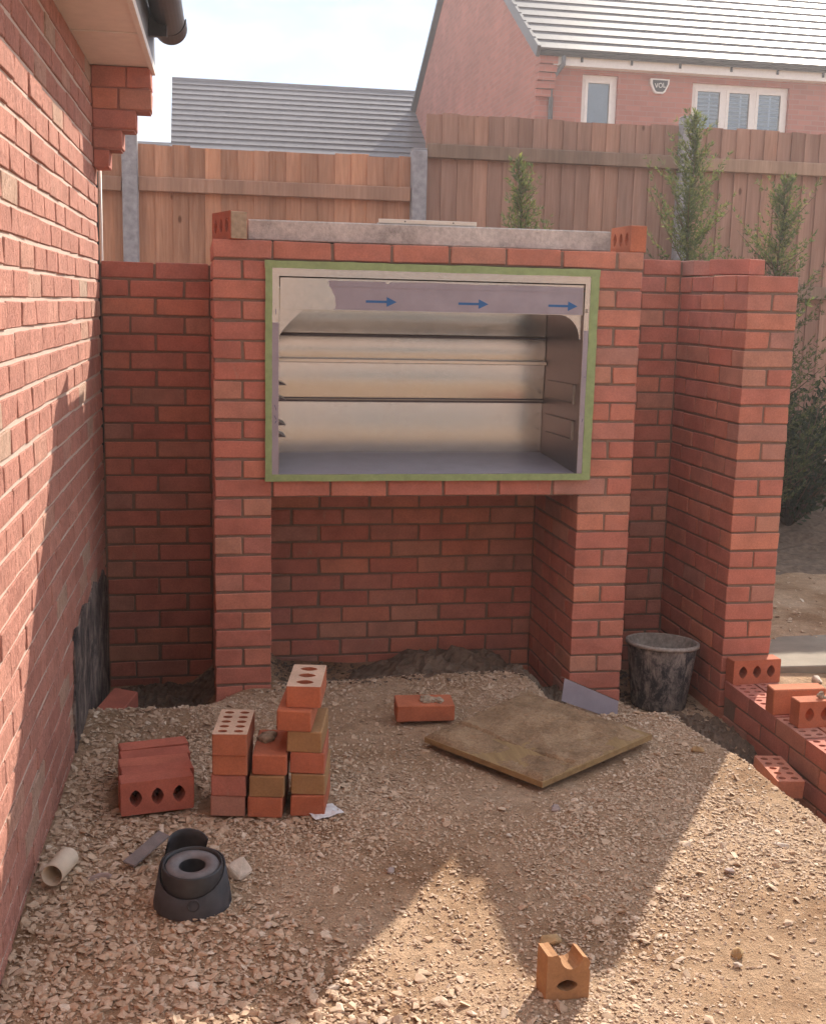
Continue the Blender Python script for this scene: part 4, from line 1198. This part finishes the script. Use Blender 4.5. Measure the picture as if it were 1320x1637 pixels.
q = MB(); q.lathe([(.012, 0), (.014, .002), (.016, 0)], 24, Matrix.Translation((.002, -.0955, .04)) @ Matrix.Rotation(R(84), 4, 'X')); q.build('moulded_ring', M_blackdusty, cf, True)
# curved black offcut behind it
q = MB(); nseg = 14; v = []; f = []
for k, rr_ in enumerate((.062, .058)):
    for j in range(5):
        for i in range(nseg + 1):
            t = R(-10) + R(165) * i / nseg
            v.append((rr_ * math.cos(t) * .9, -.055 + .0275 * j, rr_ * math.sin(t) * .8))
K = nseg + 1
for k in range(2):
    for j in range(4):
        for i in range(nseg):
            b = k * 5 * K + j * K + i
            qd = (b, b + 1, b + K + 1, b + K); f.append(qd if k == 1 else tuple(reversed(qd)))
for j in (0, 4):
    for i in range(nseg): f.append((j * K + i, j * K + i + 1, 5 * K + j * K + i + 1, 5 * K + j * K + i))
o = raw('pipe_offcut', v, f, M_blackdusty, None, True, loc=(-.108, -1.505, .078), rot=(R(-68), 0, R(28))); tag(o, 'curved black pipe offcut behind the black collar', 'pipe offcut')
o = MB().cbox(-.019, .019, -.075, .075, -.003, .003, .001, .002).build('slate_strip', M_slate, None, loc=(-.212, -1.395, .056), rot=(R(12), R(8), R(-38))); tag(o, 'narrow grey slate strip leaning near the black collar', 'slate piece')
# cream tube by the wall
q = MB(); M = Matrix.Identity(4)
q.lathe([(.0285, -.06), (.0285, .06), (.0262, .06), (.0262, -.06), (.0285, -.06)], 32)
o = q.build('card_tube', M_cardboard, None, True, loc=(-.432, -1.49, .066), rot=(R(90 - 4), 0, R(-14))); tag(o, 'short cream tube lying open end forward by the house wall', 'tube')
# paper under the tall stack
v = []; f = []; rs_ = random.Random(4)
for j in range(6):
    for i in range(9): v.append((i * .012 - .048, j * .016 - .04, .004 + rs_.uniform(0, .006)))
for j in range(5):
    for i in range(8): f.append((j * 9 + i, j * 9 + i + 1, (j + 1) * 9 + i + 1, (j + 1) * 9 + i))
o = raw('paper_scrap', v, f, M_paper, None, False, loc=(.30, -1.185, .034), rot=(0, 0, R(20))); tag(o, 'crumpled white paper scrap under the tall brick stack', 'paper')
so_ = o.modifiers.new('thick', 'SOLIDIFY'); so_.thickness = .0006

# broken half brick standing in the foreground
W2 = .0515
ol = [(-W2, -.061), (W2, -.061), (W2, .012), (.048, .020), (.052, .038), (.043, .050), (.032, .0545)]
ol += [(.006 + .027 * math.cos(t), .057 - .036 * math.sin(t)) for t in np.linspace(.12, math.pi - .12, 11)]
ol += [(-.028, .063), (-.040, .060), (-W2, .062)]
ol = [(a_, -.061 + (b_ + .061) * .86) for a_, b_ in ol]
v, f = prism_holes(ol, [ell(-.002, -.028, .0235, .0125, 12, True)], .065)
o = raw('brick', [(x, -z_, y) for x, y, z_ in v], f, M_brick_buff, None, False, loc=(.742, -2.150, gz(.742, -2.15) + .062), rot=(R(-4), R(2), R(3)))
tag(o, 'broken half brick standing on end with a scooped top in the foreground', 'brick')
MB().cbox(-.051, .051, .0325, .034, -.06, .01, .0005).build('back_skin', M_brick_buff, o)

# paving slab behind the low wall
o = MB().cbox(-.42, .42, -.34, .34, 0, .042, .004, .002).build('paving_slab', M_slab, None, loc=(2.80, .285, .012), rot=(R(-1), 0, R(-2))); tag(o, 'grey concrete paving slab lying behind the low wall', 'paving slab')

# ------------------------------------------------------------------ stones
def hull(seed, flat_, n=11):
    rd = random.Random(seed); bm = bmesh.new()
    for _ in range(n):
        p = Vector((rd.gauss(0, 1), rd.gauss(0, 1), rd.gauss(0, 1))).normalized() * rd.uniform(.75, 1)
        bm.verts.new((p.x * rd.uniform(.85, 1.1), p.y * .72, p.z * flat_))
    r = bmesh.ops.convex_hull(bm, input=bm.verts)
    bmesh.ops.delete(bm, geom=[e for e in r['geom_interior'] if isinstance(e, bmesh.types.BMVert)], context='VERTS')
    bmesh.ops.triangulate(bm, faces=bm.faces)
    bmesh.ops.recalc_face_normals(bm, faces=bm.faces)
    bm.verts.index_update()
    v = np.array([p.co[:] for p in bm.verts]); f = np.array([[p.index for p in q.verts] for q in bm.faces]); bm.free()
    return v, f
protos = [hull(100 + i, random.uniform(.2, .5), random.choice((9, 11, 13))) for i in range(30)]

block = [(-.02, 1.70, -.02, .8), (2.08, 2.34, -2.6, .8), (-.6, 0, .55, .9)]
obj_foot = [(-.21, -.95, .15), (.014, -1.06, .09), (.13, -1.09, .08), (.26, -1.09, .09), (-.088, -1.655, .095), (.758, -.40, .085), (.742, -2.15, .05), (1.895, .1, .12), (2.008, -.762, .085)]
def in_board(x, y):
    o_ = np.ones_like(x, bool)
    for i in range(4):
        a_, b_ = C4[i], C4[(i + 1) % 4]
        o_ &= ((b_.x - a_.x) * (y - a_.y) - (b_.y - a_.y) * (x - a_.x)) > .004
    return o_
def scatter(name, n, xr, yr, smin, smax, dens, seed, mat, label, power=2.2, lift=.25):
    rs = np.random.default_rng(seed)
    x = rs.uniform(*xr, n * 3); y = rs.uniform(*yr, n * 3)
    keep = rs.random(n * 3) < dens(x, y)
    keep &= x > (-.462 - .025 * (.42 - y) + .012)
    for (a, b, c, d) in block: keep &= ~((x > a) & (x < b) & (y > c) & (y < d) & ~((x > .23) & (x < 1.445) & (y < .58)))
    for (a, b, r) in obj_foot: keep &= np.hypot(x - a, y - b) > r
    keep &= ~in_board(x, y)
    x = x[keep][:n]; y = y[keep][:n]; m = len(x)
    s = smin + (smax - smin) * rs.random(m) ** power
    zz = g(x, y)
    V, F = [], []; base = 0
    pid = rs.integers(0, len(protos), m)
    for k in range(len(protos)):
        idx = np.where(pid == k)[0]; pv, pf = protos[k]; c = len(idx)
        if not c: continue
        a = rs.uniform(0, 6.283, c); tx = rs.normal(0, .2, c); ty = rs.normal(0, .2, c)
        ca, sa = np.cos(a), np.sin(a)
        P = pv[None] * s[idx][:, None, None]
        X = P[..., 0] * ca[:, None] - P[..., 1] * sa[:, None]; Y = P[..., 0] * sa[:, None] + P[..., 1] * ca[:, None]
        Z = P[..., 2] + X * tx[:, None] + Y * ty[:, None]
        Z = Z + (zz[idx] + s[idx] * lift)[:, None]
        V.append(np.stack([X + x[idx][:, None], Y + y[idx][:, None], Z], -1).reshape(-1, 3))
        F.append((pf[None] + (np.arange(c) * len(pv))[:, None, None] + base).reshape(-1, 3)); base += c * len(pv)
    o = bpy.data.objects.new(name, np_mesh(name, np.concatenate(V), np.concatenate(F), mat)); link(o); tag(o, label, kind='stuff')
    return o
def d_left(x, y): return sst((.42 - x + .25 * np.sin(5 * y)) / .5) * (.35 + .65 * sst((-.35 - y) / .4))
def patch(x, y): return sst(.5 + .9 * np.sin(2.3 * x + 1.7 * y + 1) * np.cos(3.1 * y - 1.3 * x) + .4 * np.sin(7 * x - 4 * y))
def d_all(x, y): return .14 + .86 * patch(x, y) ** 1.3
scatter('gravel', 6800, (-.6, .9), (-2.7, -.1), .005, .023, d_left, 1, M_gravel, 'large pale limestone chips by the house wall', 2.0, .2)
scatter('gravel', 15000, (-.6, .9), (-2.7, .0), .003, .010, lambda x, y: .4 + .6 * d_left(x, y), 2, M_gravel, 'smaller limestone chips between the large ones', 1.5, .35)
scatter('gravel', 50000, (-.1, 2.1), (-2.6, .1), .0025, .0105, d_all, 3, M_gravel, 'fine limestone chippings over the trodden ground', 2.0, .2)
scatter('gravel', 2200, (.1, 2.1), (-2.7, .1), .007, .024, d_all, 4, M_gravel, 'scattered larger chippings over the trodden ground', 3.0, .15)
scatter('gravel', 3800, (-.6, 4.2), (-4.6, -2.8), .008, .02, d_all, 6, M_gravel, 'chippings nearer than the view', 2.0, .25)
scatter('gravel', 3200, (2.3, 4.2), (-1.2, 2.4), .006, .025, lambda x, y: .15 + .85 * patch(x, y), 7, M_gravel, 'stones and clods on the soil behind the low wall', 2.4, .25)
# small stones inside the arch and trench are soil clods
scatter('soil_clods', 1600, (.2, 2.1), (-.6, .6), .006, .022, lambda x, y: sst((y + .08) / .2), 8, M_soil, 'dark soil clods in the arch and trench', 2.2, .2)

def rock(x, y, s, seed, mat, label, fl=.6, sx=1.0, rz=None, lift=.35):
    bm = bmesh.new(); pv, pf = hull(seed, fl, 14)
    for p in pv: bm.verts.new((p[0] * s * sx, p[1] * s, p[2] * s))
    bm.verts.ensure_lookup_table()
    for t in pf: bm.faces.new([bm.verts[i] for i in t])
    bmesh.ops.bevel(bm, geom=list(bm.edges), offset=s * .07, segments=1, affect='EDGES')
    me = bpy.data.meshes.new('stone'); bm.to_mesh(me); bm.free(); me.materials.append(mat)
    o = bpy.data.objects.new('stone', me); o.location = (x, y, gz(x, y) + s * fl * lift); o.rotation_euler = (0, 0, rz if rz is not None else seed)
    link(o); tag(o, label, 'stone', 'loose stones'); return o
rock(.780, -1.93, .036, 41, M_rock_buff, 'smooth buff stone just behind the standing broken brick', .55, 1.15, 0.2)
rock(1.221, -2.05, .027, 42, M_rock_buff, 'yellow stone in the sunlit ground right of the broken brick', .7)
rock(1.20, -2.095, .016, 43, M_rock_pale, 'little white stone touching the sunlit yellow stone', .6)
rock(1.369, -1.684, .019, 44, M_rock_grey, 'round mauve stone in the sunny patch towards the low wall', .9)
rock(1.015, -1.225, .026, 45, M_rock_grey, 'pale stone at the near corner of the mortar board', .6)
rock(.035, -1.535, .05, 46, M_rock_pale, 'white chalky block beside the black collar', .8, .9, .1, .6)
rock(.225, -2.06, .024, 47, M_rock_pale, 'white stone at the shadow edge in the lower foreground', .6)
rock(.44, -1.56, .022, 48, M_rock_grey, 'flat stone at the tip of the sunlit triangle', .5)
rock(1.60, -1.55, .026, 49, M_rock_pale, 'long pale stone at the right shadow edge by the low wall', .4, 1.5, -.5)
rock(1.67, -.80, .030, 50, M_rock_buff, 'lumpy stone on the crest where the sunny patch begins', .7)
rock(-.33, -1.50, .030, 51, M_rock_grey, 'pinkish stone between the cream tube and slate strip', .5, 1.4, .2)
rock(2.50, -.13, .03, 52, M_rock_pale, 'stone chunk at the front edge of the paving slab', .7, 1.3)
rock(2.66, -.16, .034, 53, M_rock_grey, 'second stone before the paving slab at the right edge', .6, 1.4)
rock(.10, -1.80, .020, 54, M_rock_pale, 'small pale stone below and right of the black collar', .6)
rock(.82, -1.39, .015, 55, M_rock_pale, 'tiny pale stone in the shade midway to the board', .6)
rock(1.92, -1.32, .038, 56, M_rock_grey, 'slaty shard leaning by the ten-hole ground brick', .35, 1.5, 1.0)
rock(1.26, .18, .03, 57, M_rock_grey, 'dim lump of rubble inside the arch near the right pillar', .6)

# ------------------------------------------------------------------ unseen house added behind the viewer for the steel to reflect
ob = thing('house', (1.5, -10, 0), 'added unseen house behind the viewer, for the steel box to mirror', 'house')
q = MB(); q.box(-6.5, 6.5, -5, 0, -.2, 5.1); q.build('wall', mat_plain('unseen_house_wall', (.42, .30, .235), .9, var=.12, sc=6), ob)
MB().add([(-6.8, .35, 5.0), (6.8, .35, 5.0), (6.8, -2.5, 6.9), (-6.8, -2.5, 6.9), (6.8, -5.35, 5.0), (-6.8, -5.35, 5.0)], [(1, 0, 3, 2), (2, 3, 5, 4), (0, 5, 3), (1, 2, 4), (0, 1, 4, 5)]).build('roof', M_tiles2, ob)
for (xa, xb, za, zb) in ((-3.6, -2.2, 3.2, 4.4), (.8, 2.4, 3.2, 4.4), (-.6, .55, .1, 2.25), (.62, 1.77, .1, 2.25), (1.84, 2.99, .1, 2.25)):
    wn = MB().box(xa, xb, .003, .03, za, zb).build('window', M_white, ob)
    MB().box(xa + .08, xb - .08, .031, .034, za + .08, zb - .08).build('pane', M_pane, wn)
# dark planted bed under the fence
v = []; f = []; nn = 40
xs_ = np.linspace(1.2, 5.6, nn + 1); ys_ = np.linspace(1.55, 3.35, nn + 1)
XX, YY = np.meshgrid(xs_, ys_); ZZ = g(XX, YY) + .03 * sst((YY - 1.55) / .3) - .01 + rng.uniform(-.012, .012, XX.shape)
ii = np.arange((nn + 1) ** 2).reshape(nn + 1, nn + 1)
o = bpy.data.objects.new('soil_bed', np_mesh('soil_bed', np.stack([XX.ravel(), YY.ravel(), ZZ.ravel()], 1), np.stack([ii[:-1, :-1].ravel(), ii[:-1, 1:].ravel(), ii[1:, 1:].ravel(), ii[1:, :-1].ravel()], 1), M_soil)); link(o)
tag(o, 'dark bare soil of the planted bed below the fence', kind='stuff')

# ------------------------------------------------------------------ added scattering volume standing in for the lens veil
q = NT('lens_veil'); q.t.nodes.remove(q.b)
pv_ = q.n('ShaderNodeVolumePrincipled'); pv_.inputs['Color'].default_value = (.95, .92, .97, 1); pv_.inputs['Density'].default_value = .0031; pv_.inputs['Anisotropy'].default_value = .6
q.l(pv_.outputs[0], q.t.nodes['Material Output'].inputs['Volume'])
o = MB().box(-165, 165, -165, 165, -1.4, 9.6).build('veil_volume', q.m); tag(o, 'added scattering volume standing in for lens veiling glare', kind='stuff')
